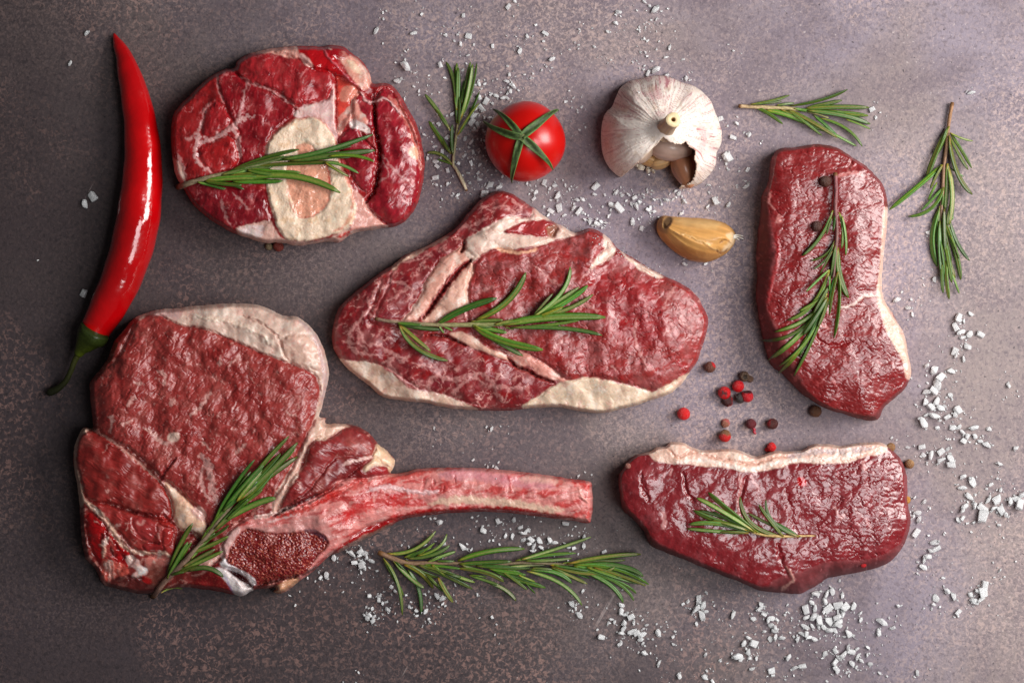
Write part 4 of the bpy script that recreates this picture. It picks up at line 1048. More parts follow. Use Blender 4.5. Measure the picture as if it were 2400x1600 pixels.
# ------------------------------------------------------------------ garlic bulb
gout = G([(968,590),(972,480),(1000,390),(1048,342),(1078,270),(1110,208),(1170,160),(1260,140),(1320,124),(1400,114),(1480,130),(1560,166),(1640,188),(1720,240),(1778,310),(1810,390),(1832,450),(1858,540),(1850,620),(1816,690),(1812,770),(1765,850),(1700,912),(1620,942),(1560,948),(1460,965),(1330,955),(1210,918),(1112,868),(1045,815),(1000,750),(975,670)])
s = Relief(gout, 0.043, edge=125, base=(238, 223, 212), rough=.5, p=2.3, jag=1.0, seed=120)
gx, gy = G([(1440, 512)])[0]
dx, dy = s.X - gx, s.Y - gy; th = np.arctan2(dy, dx); r = np.hypot(dx, dy)
rn = r / 130
thw = th + .07 * fbm(s.X / 40, s.Y / 40, 2, 5)
s.z += .0060 * np.exp(-(r / 30) ** 1.4)                      # skin drawn up to the stem
s.z -= .0008 * np.exp(-((r - 42) / 18) ** 2)
for ex, ey in ((1040, 335), (1600, 165), (1845, 670), (985, 560), (1822, 400)):
    e = G([(ex, ey)])[0]
    dd, t = seg_dist(s.X, s.Y, (gx, gy), e)
    s.z -= .0018 * np.exp(-(dd / 13) ** 2) * sstep(.35, .85, t) * s.prof ** .5
rid = np.abs(pn(thw * 13, rn * .6, 4)); rid2 = np.abs(pn(thw * 27 + 5, rn * .9, 9))
line = (1 - sstep(0, .10, rid)) * sstep(.12, .35, rn); line2 = (1 - sstep(0, .1, rid2))
s.z += .00035 * pn(thw * 16, rn * .5, 8) * sstep(.1, .4, rn) + .0002 * line2
s.z += .0005 * fbm(s.X / 14, s.Y / 14, 3, 77) * sstep(.4, .9, rn) * .5
pk = lin((158, 82, 96)); pat = sstep(-.1, .35, fbm(s.X / 34, s.Y / 34, 2, 21)) * sstep(.15, .4, rn) * (1 - .7 * sstep(.95, 1.15, rn))
zone = .25 + .75 * np.exp(-((th + 1.75) / .5) ** 2) + .8 * np.exp(-((th - .2) / .5) ** 2) * sstep(.3, .6, rn)
leftw = sstep(2.0, 2.9, np.abs(th)) * (dy > -20)
zone = zone * (1 - .7 * leftw)
a = np.clip(line * (.6 + .6 * pat) * (.5 + zone), 0, .92)[..., None]; s.col = s.col * (1 - a) + pk * a
a = np.clip(pat * zone * .5, 0, .6)[..., None]; s.col = s.col * (1 - a) + lin((214, 150, 156)) * a
a = (np.clip(line2 * .62, 0, 1) * sstep(.1, .3, rn) * (1 - .6 * leftw))[..., None]; s.col = s.col * (1 - a) + lin((150, 104, 92)) * a
a = (.30 * sstep(.1, .5, fbm(s.X / 22, s.Y / 22, 4, 33)))[..., None]; s.col = s.col * (1 - a) + lin((206, 172, 138)) * a
cutp = G([(1425,570),(1462,600),(1510,620),(1560,622),(1592,604),(1612,636),(1640,652),(1662,670),(1656,720),(1670,780),(1660,850),(1632,905),(1600,922),(1560,930),(1535,960),(1540,1020),(1100,1020),(1106,872),(1200,795),(1330,672)])
cut = sdf(np.array([q[:2] for q in cutp]), s.X, s.Y) + 1.6 * fbm(s.X / 7, s.Y / 7, 3, 3) > 0
s.names = ['papery_skin']
rim = np.exp(-np.abs(sdf(np.array([q[:2] for q in cutp]), s.X, s.Y)) / 2.0)[..., None] * .6
s.col = s.col * (1 - rim) + lin((206, 168, 130)) * rim
groot = s.build('garlic_bulb', 'white and pink garlic bulb torn open at its lower side', 'garlic', {'*': M['garlic']}, cut=cut, solid=.0006)
c0 = np.array(groot.location)


def blob(name, cpx, cpy, z, rx, ry, rz, rot, col, parent, mat, rough=.35, pinch=0.3, stripe=0.1, n=28, lum=1.0, seed=1):
    """clove-like body: ellipsoid pinched to one end; sizes in photo pixels"""
    V = []; Cc_ = []
    c = np.array(PX(cpx, cpy, z)); ca, sa = math.cos(math.radians(rot)), math.sin(math.radians(rot))
    m = n // 2
    for i in range(m + 1):
        t = math.pi * i / m
        for j in range(n):
            p = 2 * math.pi * j / n
            u = math.cos(t); k = math.sin(t) * (1 - pinch * u)
            x, y, zz = rx * S * u, ry * S * k * math.cos(p), rz * S * k * math.sin(p)
            V.append((c[0] + x * ca - y * sa, c[1] + x * sa + y * ca, c[2] + zz))
            g = 1 + stripe * math.sin(p * 9 + seed) * math.sin(p * 4 + 2 * seed)
            Cc_.append(rgba(np.clip(np.array(col) * g, 0, 255), rough))
    Fq = [(i * n + j, i * n + (j + 1) % n, (i + 1) * n + (j + 1) % n, (i + 1) * n + j) for i in range(m) for j in range(n)]
    return link(name, mesh_from(name, np.array(V) - np.array(parent.location), np.array(Fq), Cc_), mat, parent)


g1 = G([(1480, 655)])[0]; blob('clove', g1[0], g1[1], .018, 50, 29, 44, -8, (204, 172, 156), groot, M['garlic'], .25, .15, .05)
g1 = G([(1578, 815)])[0]; blob('clove', g1[0], g1[1], .013, 44, 26, 40, -68, (178, 122, 92), groot, M['garlic'], .3, .2, .08, seed=3)
g1 = G([(1598, 800)])[0]; blob('clove_husk', g1[0] + 4, g1[1], .010, 40, 27, 40, -72, (146, 84, 56), groot, M['garlic'], .4, .2, .1, seed=5)
g1 = G([(1330, 735)])[0]; blob('inner_membrane', g1[0], g1[1], .008, 34, 17, 26, -24, (196, 152, 100), groot, M['garlic'], .45, .3, .12, seed=7)
g1 = G([(1415, 752)])[0]; blob('inner_membrane', g1[0], g1[1], .009, 28, 16, 24, 12, (200, 160, 112), groot, M['garlic'], .45, .3, .12, seed=9)
g1 = G([(1290, 640)])[0]; blob('clove', g1[0], g1[1], .017, 46, 26, 40, 50, (196, 170, 150), groot, M['garlic'], .3, .2, .06, seed=4)
g1 = G([(1480, 520)])[0]; blob('clove', g1[0], g1[1], .018, 50, 40, 50, 10, (176, 150, 140), groot, M['garlic'], .3, .2, .06, seed=6)
for (x, y, w, h, rot) in ((1262, 792, 60, 40, -20), (1315, 812, 34, 42, 12), (1350, 815, 26, 40, 28), (1232, 776, 30, 18, 10)):
    q = G([(x, y)])[0]; c = np.array(PX(q[0], q[1], .004)); V = []; n = 7
    for i in range(n):
        for j in range(n):
            u, v_ = i / (n - 1) - .5, j / (n - 1) - .5
            ra = math.radians(rot); X_ = u * w / 3.136 * S * (1 - .3 * abs(v_)); Y_ = v_ * h / 3.136 * S * (1 - .4 * u)
            V.append((c[0] + X_ * math.cos(ra) - Y_ * math.sin(ra), c[1] + X_ * math.sin(ra) + Y_ * math.cos(ra), c[2] + .0022 * math.cos(u * 3) + .0008 * math.sin(v_ * 8 + x)))
    Fq = [(i * n + j, (i + 1) * n + j, (i + 1) * n + j + 1, i * n + j + 1) for i in range(n - 1) for j in range(n - 1)]
    o = link('skin_scrap', mesh_from('skin_scrap', np.array(V) - c0, np.array(Fq), np.tile(rgba((226, 214, 196), .5), (n * n, 1))), M['garlic'], groot)
    md = o.modifiers.new('thick', 'SOLIDIFY'); md.thickness = .0005
# stem: a short cut neck with a pith hole
gz = s.zat(gx, gy)
P0 = np.array(PX(gx - 4, gy + 3, gz - .010)); P1 = np.array(PX(*G([(1500, 440)])[0], gz + .011))
ts = [0, .15, .3, .5, .7, .85, .96, 1.0, 1.0, .985, .9, .8]
rs = [84, 72, 64, 58, 54, 53, 54, 50, 20, 13, 9, 6]
path = [P0 + (P1 - P0) * t for t in ts]
v, f, c = tube(path, [q / 3.136 * S for q in rs], lambda u, t: rgba(np.array((222, 196, 152)) * (1 - .1 * abs(math.sin(u * 40))) * (1 - .45 * (t > .8)), .5), 30, cap=True)
# tangent flips on the inner wall: rebuild rings explicitly along one axis
axd = (P1 - P0) / np.linalg.norm(P1 - P0); sd = np.cross(axd, [0, 0, 1.0]); sd /= np.linalg.norm(sd); up = np.cross(sd, axd)
V = []; Cs = []
for t, q in zip(ts, rs):
    for k in range(30):
        a = 2 * math.pi * k / 30; rr_ = q / 3.136 * S * (1 + .04 * math.sin(3 * a + 1) + .02 * math.sin(9 * a))
        V.append(P0 + (P1 - P0) * t + sd * math.cos(a) * rr_ + up * math.sin(a) * rr_)
        inner = False
        Cs.append(rgba((150, 108, 62) if q < 20 else ((232, 208, 164) if q < 53 and t > .95 else (214 - 20 * abs(math.sin(a * 6)), 186 - 18 * abs(math.sin(a * 6)), 146)), .5))
V.append(P0 + (P1 - P0) * .8); Cs.append(rgba((120, 84, 50), .6))
Fq = [(i * 30 + k, i * 30 + (k + 1) % 30, (i + 1) * 30 + (k + 1) % 30, (i + 1) * 30 + k) for i in range(len(ts) - 1) for k in range(30)]
L_ = (len(ts) - 1) * 30
Fq += [(len(V) - 1, L_ + k, L_ + (k + 1) % 30, L_ + (k + 2) % 30) for k in range(0, 30, 2)]
link('stem', mesh_from('stem', np.array(V) - c0, np.array(Fq), Cs), M['garlic'], groot)

# ------------------------------------------------------------------ single brown garlic clove
s = Relief(G([(1380,1260),(1378,1210),(1395,1165),(1430,1146),(1490,1152),(1600,1160),(1700,1164),(1800,1178),(1870,1198),(1925,1232),(1958,1285),(1952,1345),(1925,1385),(1880,1430),(1800,1472),(1720,1490),(1620,1474),(1540,1435),(1470,1380),(1410,1320)]),
           0.021, edge=52, base=(206, 152, 88), rough=.33, p=2.0, jag=.8, seed=140)
ga, gb = G([(1440, 1195)])[0], G([(1945, 1310)])[0]
dd, t = seg_dist(s.X, s.Y, ga, gb)
side = ((s.X - ga[0]) * (gb[1] - ga[1]) - (s.Y - ga[1]) * (gb[0] - ga[0])) / math.hypot(gb[0] - ga[0], gb[1] - ga[1])
vv = side / (12 + 45 * np.sin(np.clip(t, 0.02, 1) * 2.6) + 6)
st = pn(vv * 7, t * 2.2, 3); st2 = pn(vv * 18, t * 3, 6)
s.col *= (1 + .22 * st + .12 * st2)[..., None]
s.z += .0004 * st * s.prof + .00012 * st2
s.region(G([(1380,1280),(1450,1330),(1600,1370),(1760,1400),(1900,1400),(1800,1475),(1700,1492),(1600,1470),(1480,1390),(1400,1320)]), (172, 112, 58), alpha=.55, soft=10)
s.region(G([(1520,1165),(1700,1170),(1850,1200),(1800,1240),(1650,1225),(1540,1200)]), (228, 190, 128), alpha=.6, soft=9)
s.stroke(G([(1500,1270),(1600,1290),(1720,1340),(1820,1400),(1850,1440)]), 3, (222, 184, 130), dz=.0006, alpha=.5)
s.stroke(G([(1400,1300),(1420,1340),(1500,1410),(1600,1470),(1720,1488)]), 4, (226, 206, 180), alpha=.6, jag=2)
s.region(G([(1885,1290),(1930,1270),(1960,1300),(1950,1350),(1900,1390),(1850,1410),(1860,1380),(1910,1340)]), (222, 190, 150), alpha=.8, bulge=.0006, jag=6)
s.stroke(G([(1830,1350),(1870,1330),(1920,1345)]), 3, (130, 84, 48), dz=-.0008); s.stroke(G([(1820,1400),(1850,1420),(1900,1390)]), 3, (120, 76, 44), dz=-.0008)
s.region(G([(1384,1230),(1380,1180),(1415,1146),(1490,1150),(1500,1180),(1470,1230),(1450,1280),(1405,1262)]), (178, 134, 84), jag=3)
s.region(G([(1425,1180),(1455,1156),(1484,1160),(1482,1195),(1462,1228),(1440,1242),(1424,1225)]), (98, 72, 46), part='root_plate', rough=.6, dz=-.003, soft=1.5, jag=2, var=.5)
s.names[0] = 'papery_skin'
croot = s.build('garlic_clove', 'single golden brown garlic clove with a dark root end and white threads', 'garlic', {'*': M['garlic']})
c0 = np.array(croot.location)
for pts in ([(1925,1300),(1965,1288),(2012,1296)], [(1925,1304),(1975,1302),(2015,1318)], [(1925,1308),(1960,1312),(1985,1326)]):
    q = interp(G(pts), 10)
    v, f, c = tube([PX(x, y, .0075 + .001 * math.sin(i)) for i, (x, y) in enumerate(q)], np.linspace(.0006, .0002, 10), rgba((235, 228, 214), .4), 6)
    link('root_thread', mesh_from('root_thread', v - c0, f, c), M['garlic'], croot)
v, f, c = tube([PX(*G([(a, 1305 + .1 * (a - 1905))])[0], .0085) for a in (1905, 1918, 1930, 1942)], [.0012, .0022, .0024, .0012], rgba((200, 188, 168), .6), 8)
link('tip', mesh_from('tip', v - c0, f, c), M['garlic'], croot)

# ------------------------------------------------------------------ rosemary
LEAFSEC = [(-1, -.18), (-.72, .2), (-.3, .34), (0, .12), (.3, .34), (.72, .2), (1, -.18), (.45, -.4), (-.45, -.4)]


def leaf_mesh(b, tip, mid, w, zb, zt, rnd, o, dry=False):
    n = 14; pts = []
    for i in range(n):
        t = i / (n - 1)
        x = b[0] * (1 - t) ** 2 + mid[0] * 2 * t * (1 - t) + tip[0] * t * t
        y = b[1] * (1 - t) ** 2 + mid[1] * 2 * t * (1 - t) + tip[1] * t * t
        pts.append([x, y, t])
    arch = rnd.uniform(-.0005, .0016)
    zs = [max(surf(x, y) + .0012, zb * (1 - t) + zt * t + arch * math.sin(math.pi * t)) for x, y, t in pts]
    zs = np.array(zs)
    for _ in range(3): zs[1:-1] = np.maximum(zs[1:-1], (zs[:-2] + zs[2:]) / 2 * .5 + zs[1:-1] * .5)
    P = np.array([PX(p[0], p[1], z) for p, z in zip(pts, zs)])
    tg = np.gradient(P, axis=0); tg /= np.linalg.norm(tg, axis=1, keepdims=True)
    roll = math.radians(rnd.choice([rnd.uniform(-35, 35), rnd.uniform(-60, 60)]))
    bright = rnd.uniform(.8, 1.25); pale = rnd.random() < .5
    cr, gg, cb = (62 * bright, 95 * bright, 34 * bright)
    hue = rnd.uniform(.85, 1.2); cr *= hue; cb *= rnd.uniform(.7, 1.1)
    if dry: cr, gg, cb = 170, 150, 96
    V = []; C = []
    for i in range(n):
        t = i / (n - 1)
        hw = w * .5 * S * (.45 + .55 * float(sstep(0, .22, t))) * (math.sqrt(max(1 - max((t - .72) / .285, 0) ** 2, 0.0)) + .04)
        sd = np.cross(tg[i], [0, 0, 1.0]); sd /= np.linalg.norm(sd); up = np.cross(sd, tg[i])
        a = roll * (1 - .4 * t); sd2 = sd * math.cos(a) + up * math.sin(a); up2 = up * math.cos(a) - sd * math.sin(a)
        for j, (u, h) in enumerate(LEAFSEC):
            V.append(P[i] + sd2 * u * hw + up2 * h * hw * .9)
            k = (1.0, .85, 1.0, 1.6, 1.0, .85, 1.0, 1.3, 1.3)[j]
            if pale and j in (2, 4): k = 1.45
            if j in (0, 6): k = 1.35
            tt = 1.2 - .2 * t if t < .8 else 1.0
            yl = 1 + .35 * (1 - float(sstep(0, .2, t)))
            C.append(rgba(np.clip((cr * k * tt * yl, gg * (.8 + .2 * k) * tt, cb * k * tt), 0, 255), .36))
    m = len(LEAFSEC)
    Fq = [(i * m + j, i * m + (j + 1) % m, (i + 1) * m + (j + 1) % m, (i + 1) * m + j) for i in range(n - 1) for j in range(m)]
    for i, rev in ((0, True), (n - 1, False)):
        for q in ((0, 1, 2, 3), (3, 4, 5, 6), (0, 3, 6, 8), (6, 7, 8, 8)):
            if len(set(q)) == 4:
                q = tuple(i * m + a for a in q); Fq.append(q[::-1] if rev else q)
    return mesh_from('leaf', np.array(V) - o, np.array(Fq), C)


def sprig(label, tf, stem, leaves, rs, sc, seed, stemcol=((128, 104, 84), (112, 120, 74)), lift=0.0, group=None, tipz=(.0008, .0045), wk=.92, dense=.6):
    rnd = random.Random(seed)
    extra = []
    for L in leaves:
        if rnd.random() < dense and L[4] > 22:
            dx, dy = L[2] - L[0], L[3] - L[1]; a = rnd.uniform(-.22, .22); k = rnd.uniform(.45, .8)
            extra.append((L[0], L[1], L[0] + k * (dx * math.cos(a) - dy * math.sin(a)), L[1] + k * (dx * math.sin(a) + dy * math.cos(a)), L[4] * rnd.uniform(.6, .85)))
    leaves = leaves + extra
    st = tf(stem); P = interp(st, 60)
    zs = np.array([surf(x, y) for x, y in P[:, :2]]) + .0022 + lift
    for _ in range(30): zs[1:-1] = np.maximum(zs[1:-1], (zs[:-2] + zs[2:]) / 2)
    o = np.array(PX(P[0, 0], P[0, 1], zs[0]))
    root = thing('rosemary_sprig', label, 'rosemary', loc=tuple(o), group=group)
    path = [PX(x, y, z) for (x, y), z in zip(P[:, :2], zs)]
    rad = np.interp(np.linspace(0, 1, 60), np.linspace(0, 1, len(rs)), rs) / sc * S
    rad = rad * (1 + .12 * np.sin(np.arange(60) * 1.1) * (np.arange(60) % 9 < 3))
    a, b = np.array(stemcol[0]), np.array(stemcol[1])
    def sc_(u, t):
        if t < .03: return rgba((120, 82, 48), .7)
        return rgba((a * (1 - t) + b * t) * (1 + .12 * math.sin(u * 19 + t * 50)), .55)
    v, f, c = tube(path, rad, sc_, 10)
    link('stem', mesh_from('stem', v - o, f, c), M['stem'], root)
    for L in leaves:
        bx, by, tx_, ty_, w = L[:5]
        q = tf([(bx, by), (tx_, ty_)] + ([(L[5], L[6])] if len(L) > 6 else []))
        b_, t_ = q[0][:2], q[1][:2]
        if len(q) > 2:
            m = (2 * q[2][0] - (b_[0] + t_[0]) / 2, 2 * q[2][1] - (b_[1] + t_[1]) / 2)
        else:
            dx, dy = t_[0] - b_[0], t_[1] - b_[1]; k = rnd.uniform(-.06, .06)
            m = ((b_[0] + t_[0]) / 2 - dy * k, (b_[1] + t_[1]) / 2 + dx * k)
        i = np.argmin(np.hypot(P[:, 0] - b_[0], P[:, 1] - b_[1]))
        # root the leaf on the stem when its base was read close to it
        zb = zs[i] + rnd.uniform(-.0004, .0022); zt = surf(*t_) + rnd.uniform(*tipz)
        link('leaf', leaf_mesh(b_, t_, m, w / sc * wk, zb, zt, rnd, o), M['leaf'], root)
    return root


sprig('slender rosemary sprig lying across the marrow bone of the round shank slice', A, [(112,1082),(250,1035),(450,985),(600,945),(750,905),(900,865)],
      [(480,970,968,815,34,720,875),(850,885,1490,710,34,1150,825),(880,890,1340,792,26),(900,895,1505,822,46,1200,858),(1180,865,1500,902,24,1350,860),(640,935,1250,905,36,950,912),(1150,905,1390,985,26,1270,925),(620,955,980,978,32),(480,1000,805,985,30),(500,1040,1260,1122,50,900,1000),(300,1038,720,1020,44),(260,1050,580,1098,28,430,1050),(250,1045,442,1098,22),(600,960,850,998,30),(700,900,1260,860,36),(420,995,780,940,36)],
      (20, 18, 14, 10, 5), 3.0156, 11, ((150, 124, 104), (104, 122, 70)))
sprig('open rosemary sprig with wide pale veined leaves lying across the marbled middle steak', B, [(298,792),(420,812),(650,828),(860,828),(1060,826)],
      [(440,825,725,1038,38,540,960),(430,818,690,855,26,560,845),(660,825,1012,672,42,820,735),(890,800,1182,522,42,1075,690),(1220,785,1442,488,28,1390,640),(1245,785,1545,598,34,1420,690),(1280,778,1577,650,26,1440,730),(1050,828,1648,785,50,1330,786),(1090,845,1630,890,28,1400,848),(880,840,1282,975,50,1050,925),(870,832,1070,875,30),(860,808,1048,800,22),(700,838,752,862,14),(675,838,702,878,14),(1062,842,1112,855,12),(1240,775,1495,608,24),(1000,826,1260,780,26)],
      (9, 11, 12, 14, 10), 2.502, 12, ((140, 112, 96), (150, 156, 96)))
sprig('dense dark rosemary sprig slanting over the lower part of the long boned chop', Cc, [(447,1520),(510,1440),(600,1350),(700,1240),(770,1150),(840,1060),(920,960)],
      [(520,1430,648,1150,28,575,1280),(560,1380,642,1245,18),(600,1370,762,1280,22),(640,1300,828,1215,22),(560,1400,800,1290,22),(625,1390,802,1420,26,720,1375),(540,1410,680,1370,24),(490,1500,597,1480,12,540,1478),(780,1150,1066,1025,34,950,1060),(860,1040,1132,713,24),(870,1040,1175,745,32),(880,1020,1160,780,26),(890,1030,1176,815,28),(760,1180,1000,930,30),(720,1200,940,890,28),(690,1240,850,1040,24),(710,1220,930,1050,24),(850,1090,1060,880,30),(820,1130,1010,960,24),(690,1250,830,1160,20),(800,1090,1010,850,30),(760,1130,960,830,24),(640,1330,760,1200,20),(840,1060,1090,800,28)],
      (13, 15, 12, 10, 6), 2.1475, 13, ((140, 104, 92), (120, 112, 84)))
sprig('curving rosemary sprig with a purple stem lying down the upright right steak', C4, [(548,198),(552,300),(548,390),(557,480),(555,560),(546,680),(538,760),(515,850)],
      [(535,400,370,645,22,470,540),(545,410,536,512,14),(530,440,500,530,10),(568,410,582,605,18,590,500),(585,430,605,642,16,605,540),(545,560,415,672,15,500,635),(540,580,430,718,13,500,660),(532,620,466,742,10),(550,590,524,765,18),(562,600,620,872,34,570,740),(515,720,292,992,24,430,900),(520,750,518,838,14),(548,760,515,912,18),(562,730,540,1090,24,568,900),(505,850,220,1055,24,400,980),(490,900,138,1100,20,330,1060),(505,870,185,1210,30,375,1050),(495,920,245,1240,22,390,1110),(470,960,240,1282,26,370,1130),(500,900,325,1292,26,430,1090),(510,880,455,1028,20),(520,800,430,960,20)],
      (11, 11, 9, 8, 6, 5), 2.3065, 14, ((136, 80, 84), (120, 96, 84)))
sprig('small sparse rosemary sprig with its tip to the left on the wide lower steak', E, [(1510,768),(1380,770),(1250,772),(1130,762),(1040,742)],
      [(1400,775,1145,500,24,1200,665),(1385,775,1010,600,24,1190,690),(1275,775,955,480,34,1040,680),(1080,745,720,450,44,870,580),(1070,740,635,490,34,800,575),(1060,738,650,582,26,850,640),(1055,738,612,582,44,800,665),(1005,728,578,686,38,780,680),(1020,748,565,716,28,780,735),(1100,750,900,640,24)],
      (6, 9, 11, 11, 8), 3.136, 15, ((206, 170, 120), (190, 160, 100)))
I_ = lambda p: T(960, 120, 4.6105, p)
sprig('short upright rosemary sprig with a peeled white end left of the tomato', I_, [(618,1512),(560,1380),(500,1270),(472,1225),(480,1100),(500,950),(518,790)],
      [(440,860,165,465,50,300,640),(445,1110,205,755,52,320,930),(460,1225,190,1100,38,330,1115),(468,1110,463,795,42,455,950),(520,905,755,435,42,620,740),(515,780,525,180,58,520,480),(540,760,680,140,52,630,450),(495,500,393,115,44,470,300),(510,640,512,130,48),(560,560,657,120,44),(560,720,727,125,32,665,440),(530,800,620,420,36)],
      (12, 22, 16, 14, 14, 14, 10), 4.6105, 16, ((224, 206, 176), (150, 140, 96)))
J = lambda p: T(1700, 180, 2.9032, p)
sprig('rosemary sprig lying level above the upright right steak, pale stem end to the left', J, [(90,200),(280,210),(430,216),(580,240),(700,280)],
      [(170,188,437,125,24,310,165),(180,195,390,322,26,290,250),(350,195,470,180,20),(440,200,832,88,28,650,160),(550,215,978,210,36,760,205),(540,232,972,265,36),(560,230,986,322,36,800,262),(820,290,986,355,20),(640,280,932,475,28,820,350),(430,225,762,415,30,610,320),(280,230,672,370,38,450,270),(680,360,892,472,20),(600,260,770,415,24),(470,215,620,235,24),(380,225,560,310,26)],
      (12, 14, 13, 10, 5), 2.9032, 17, ((190, 160, 124), (170, 164, 110)))
sprig('long rosemary sprig hanging downward at the far right with a brown stem end on top', J, [(1545,175),(1520,320),(1505,480),(1486,620),(1480,760),(1468,950),(1480,1100)],
      [(1530,380,1686,438,18,1600,415),(1530,385,1677,622,24,1600,490),(1525,400,1681,800,46,1575,640),(1520,335,1370,690,44,1430,520),(1475,600,1115,905,36,1320,735),(1480,600,1395,760,26),(1440,720,1380,840,18),(1485,750,1243,950,28,1400,895),(1512,590,1522,1008,44,1545,800),(1530,620,1622,680,14),(1545,830,1510,1010,24),(1485,800,1465,930,18),(1462,880,1442,1290,42,1405,1090),(1462,980,1477,1358,36),(1530,980,1662,1252,28,1575,1120),(1480,960,1602,1382,36,1560,1170),(1530,1080,1594,1240,14),(1472,1030,1566,1368,30),(1475,1280,1482,1472,24),(1500,1250,1522,1514,30),(1540,1330,1592,1474,22),(1490,1100,1540,1400,32),(1450,1050,1500,1390,30),(1490,900,1500,1200,30)],
      (12, 13, 12, 11, 10, 8), 2.9032, 18, ((158, 116, 82), (136, 112, 96)))
K = lambda p: T(840, 1200, 3.2667, p)
sprig('long bushy rosemary sprig lying on the table under the bare rib bone', K, [(150,305),(260,352),(370,388),(550,390),(740,390),(950,405),(1080,402),(1240,385),(1400,388),(1500,395),(1700,402)],
      [(220,315,592,143,32,425,285),(350,345,562,268,28),(450,335,677,163,26,610,270),(370,352,700,252,36,560,328),(530,380,744,300,28,640,335),(600,372,740,374,20),(760,372,1272,280,44,1000,300),(770,395,1172,376,36),(190,350,336,787,34,300,540),(270,370,502,577,38,395,500),(380,440,480,782,34,462,590),(350,400,572,582,42,480,470),(360,365,622,500,38,460,445),(520,480,652,607,28),(460,405,872,587,42,650,475),(500,400,782,432,24),(610,500,724,690,36),(640,450,892,536,28),(760,430,1112,532,44,970,462),(790,400,1000,465,30),(850,480,1075,555,26),(980,530,1206,677,34,1120,590),(1000,420,1432,577,46,1200,505),(1000,430,1282,478,28),(1100,450,1292,592,26),(1230,480,1352,530,20),(1280,540,1355,622,16),(1250,360,1782,188,28,1500,285),(1200,370,1667,312,30,1430,328),(1280,372,1635,352,26),(1100,430,1440,402,24),(1330,425,1487,437,20),(1320,440,1632,542,36,1510,462),(1290,450,1712,712,32,1550,545),(1480,420,1752,547,30),(1600,395,2162,320,38,1900,338),(1560,390,1700,386,16),(1460,398,1962,420,36,1760,470),(1700,402,2182,492,42,2000,412),(1650,402,2222,552,38,1960,432),(1750,420,2152,547,32),(1700,440,2127,622,30,1980,528),(1720,450,2027,692,36,1925,555),(1780,460,2107,677,26,2000,555),(1800,420,2202,562,28),(1590,430,1772,502,20),(900,410,1330,430,28),(560,400,700,500,30),(1500,410,1850,470,30),(1650,410,2000,470,34)],
      (18, 21, 17, 12, 11, 11, 14, 11, 8), 3.2667, 19, ((134, 102, 80), (112, 104, 78)), lift=.002, tipz=(.0008, .006), dense=.6)
# ------------------------------------------------------------------ peppercorns
Q = lambda p: T(1560, 820, 3.7935, p)


def corn_mesh(kind, seed, c1, c2, k2, dent=0.0, wr=.05):
    bm = bmesh.new(); bmesh.ops.create_icosphere(bm, subdivisions=4, radius=1)
    V = np.array([v.co[:] for v in bm.verts]); Fc = np.array([[v.index for v in f.verts] for f in bm.faces]); bm.free()
    rnd = np.random.RandomState(seed); d2 = rnd.randn(3); d2[2] = abs(d2[2]); d2 /= np.linalg.norm(d2)
    n = fbm(V[:, 0] * 2.4 + seed + V[:, 2] * 1.7, V[:, 1] * 2.4 + V[:, 2] * 1.3, 3, seed)
    r = 1 + wr * n
    if dent:
        a = V @ d2; r = r - dent * sstep(.70, .95, a) + .06 * np.exp(-((a - .70) / .08) ** 2)
    m = sstep(k2 - .15, k2 + .15, V @ d2 + .5 * n)[:, None]
    col = lin(c1) * (1 - m) + lin(c2) * m
    if dent: col = col * (1 - .7 * sstep(.72, .9, V @ d2))[:, None]
    return mesh_from('peppercorn', V * r[:, None], Fc, np.concatenate([col, np.full((len(V), 1), .28 if wr < .06 else .42)], 1))


def corn(tf, x, y, r, sc, c1, label, c2=None, k2=9, dent=0, wr=.05, flat=1.0, seed=1, grp=None, base=None):
    px, py = tf([(x, y)])[0]; R = r / sc * S
    z0 = surf(px, py) * (0 if base is not None else 1) + (base or 0)
    if z0 > 0: z0 -= R * .4
    o = link('peppercorn', corn_mesh('', seed, c1, c2 or c1, k2, dent, wr), M['pepper'])
    z = z0 + R * flat * .98
    o.location = PX(px, py, z); o.scale = (R * 1.0, R * .97, R * flat * .97); o.rotation_euler = (0, 0, seed)
    return tag(o, label, 'peppercorn', grp)


PG = 'peppercorns scattered round the steaks'
RD, BR, BK, TN = (196, 12, 22), (104, 58, 42), (44, 34, 32), (146, 104, 66)
corn(Q, 395, 152, 50, 3.79, BR, 'brown peppercorn with a red top nearest the marbled middle steak', RD, .75, seed=1, grp=PG, wr=.08)
corn(Q, 700, 235, 46, 3.79, (96, 72, 54), 'cracked open grey brown peppercorn, topmost of the peppercorn cluster', dent=.45, wr=.2, seed=2, grp=PG)
corn(Q, 752, 258, 30, 3.79, (104, 74, 56), 'small brown husk fragment stuck to the cracked peppercorn of the cluster', dent=.3, wr=.25, flat=.6, seed=3, grp=PG)
corn(Q, 645, 322, 54, 3.79, RD, 'smooth red peppercorn just below the cracked brown one', seed=4, grp=PG, wr=.03)
corn(Q, 522, 380, 58, 3.79, RD, 'glossy red peppercorn with a dark dot, leftmost of the cluster', (70, 10, 14), .93, seed=5, grp=PG, wr=.03)
corn(Q, 725, 410, 56, 3.79, (186, 10, 26), 'red peppercorn with a dark hollow beside the black one', (80, 6, 14), .72, dent=.25, seed=6, grp=PG)
corn(Q, 662, 428, 45, 3.79, (58, 52, 50), 'black wrinkled peppercorn between the red ones of the cluster', wr=.22, seed=7, grp=PG)
corn(Q, 550, 450, 50, 3.79, (120, 14, 20), 'dark red crumpled peppercorn under the leftmost red one of the cluster', (60, 12, 14), .2, wr=.3, flat=.7, seed=8, grp=PG)
corn(Q, 160, 567, 58, 3.79, (210, 18, 20), 'single bright red peppercorn lying by itself below the middle steak', seed=9, grp=PG, wr=.02)
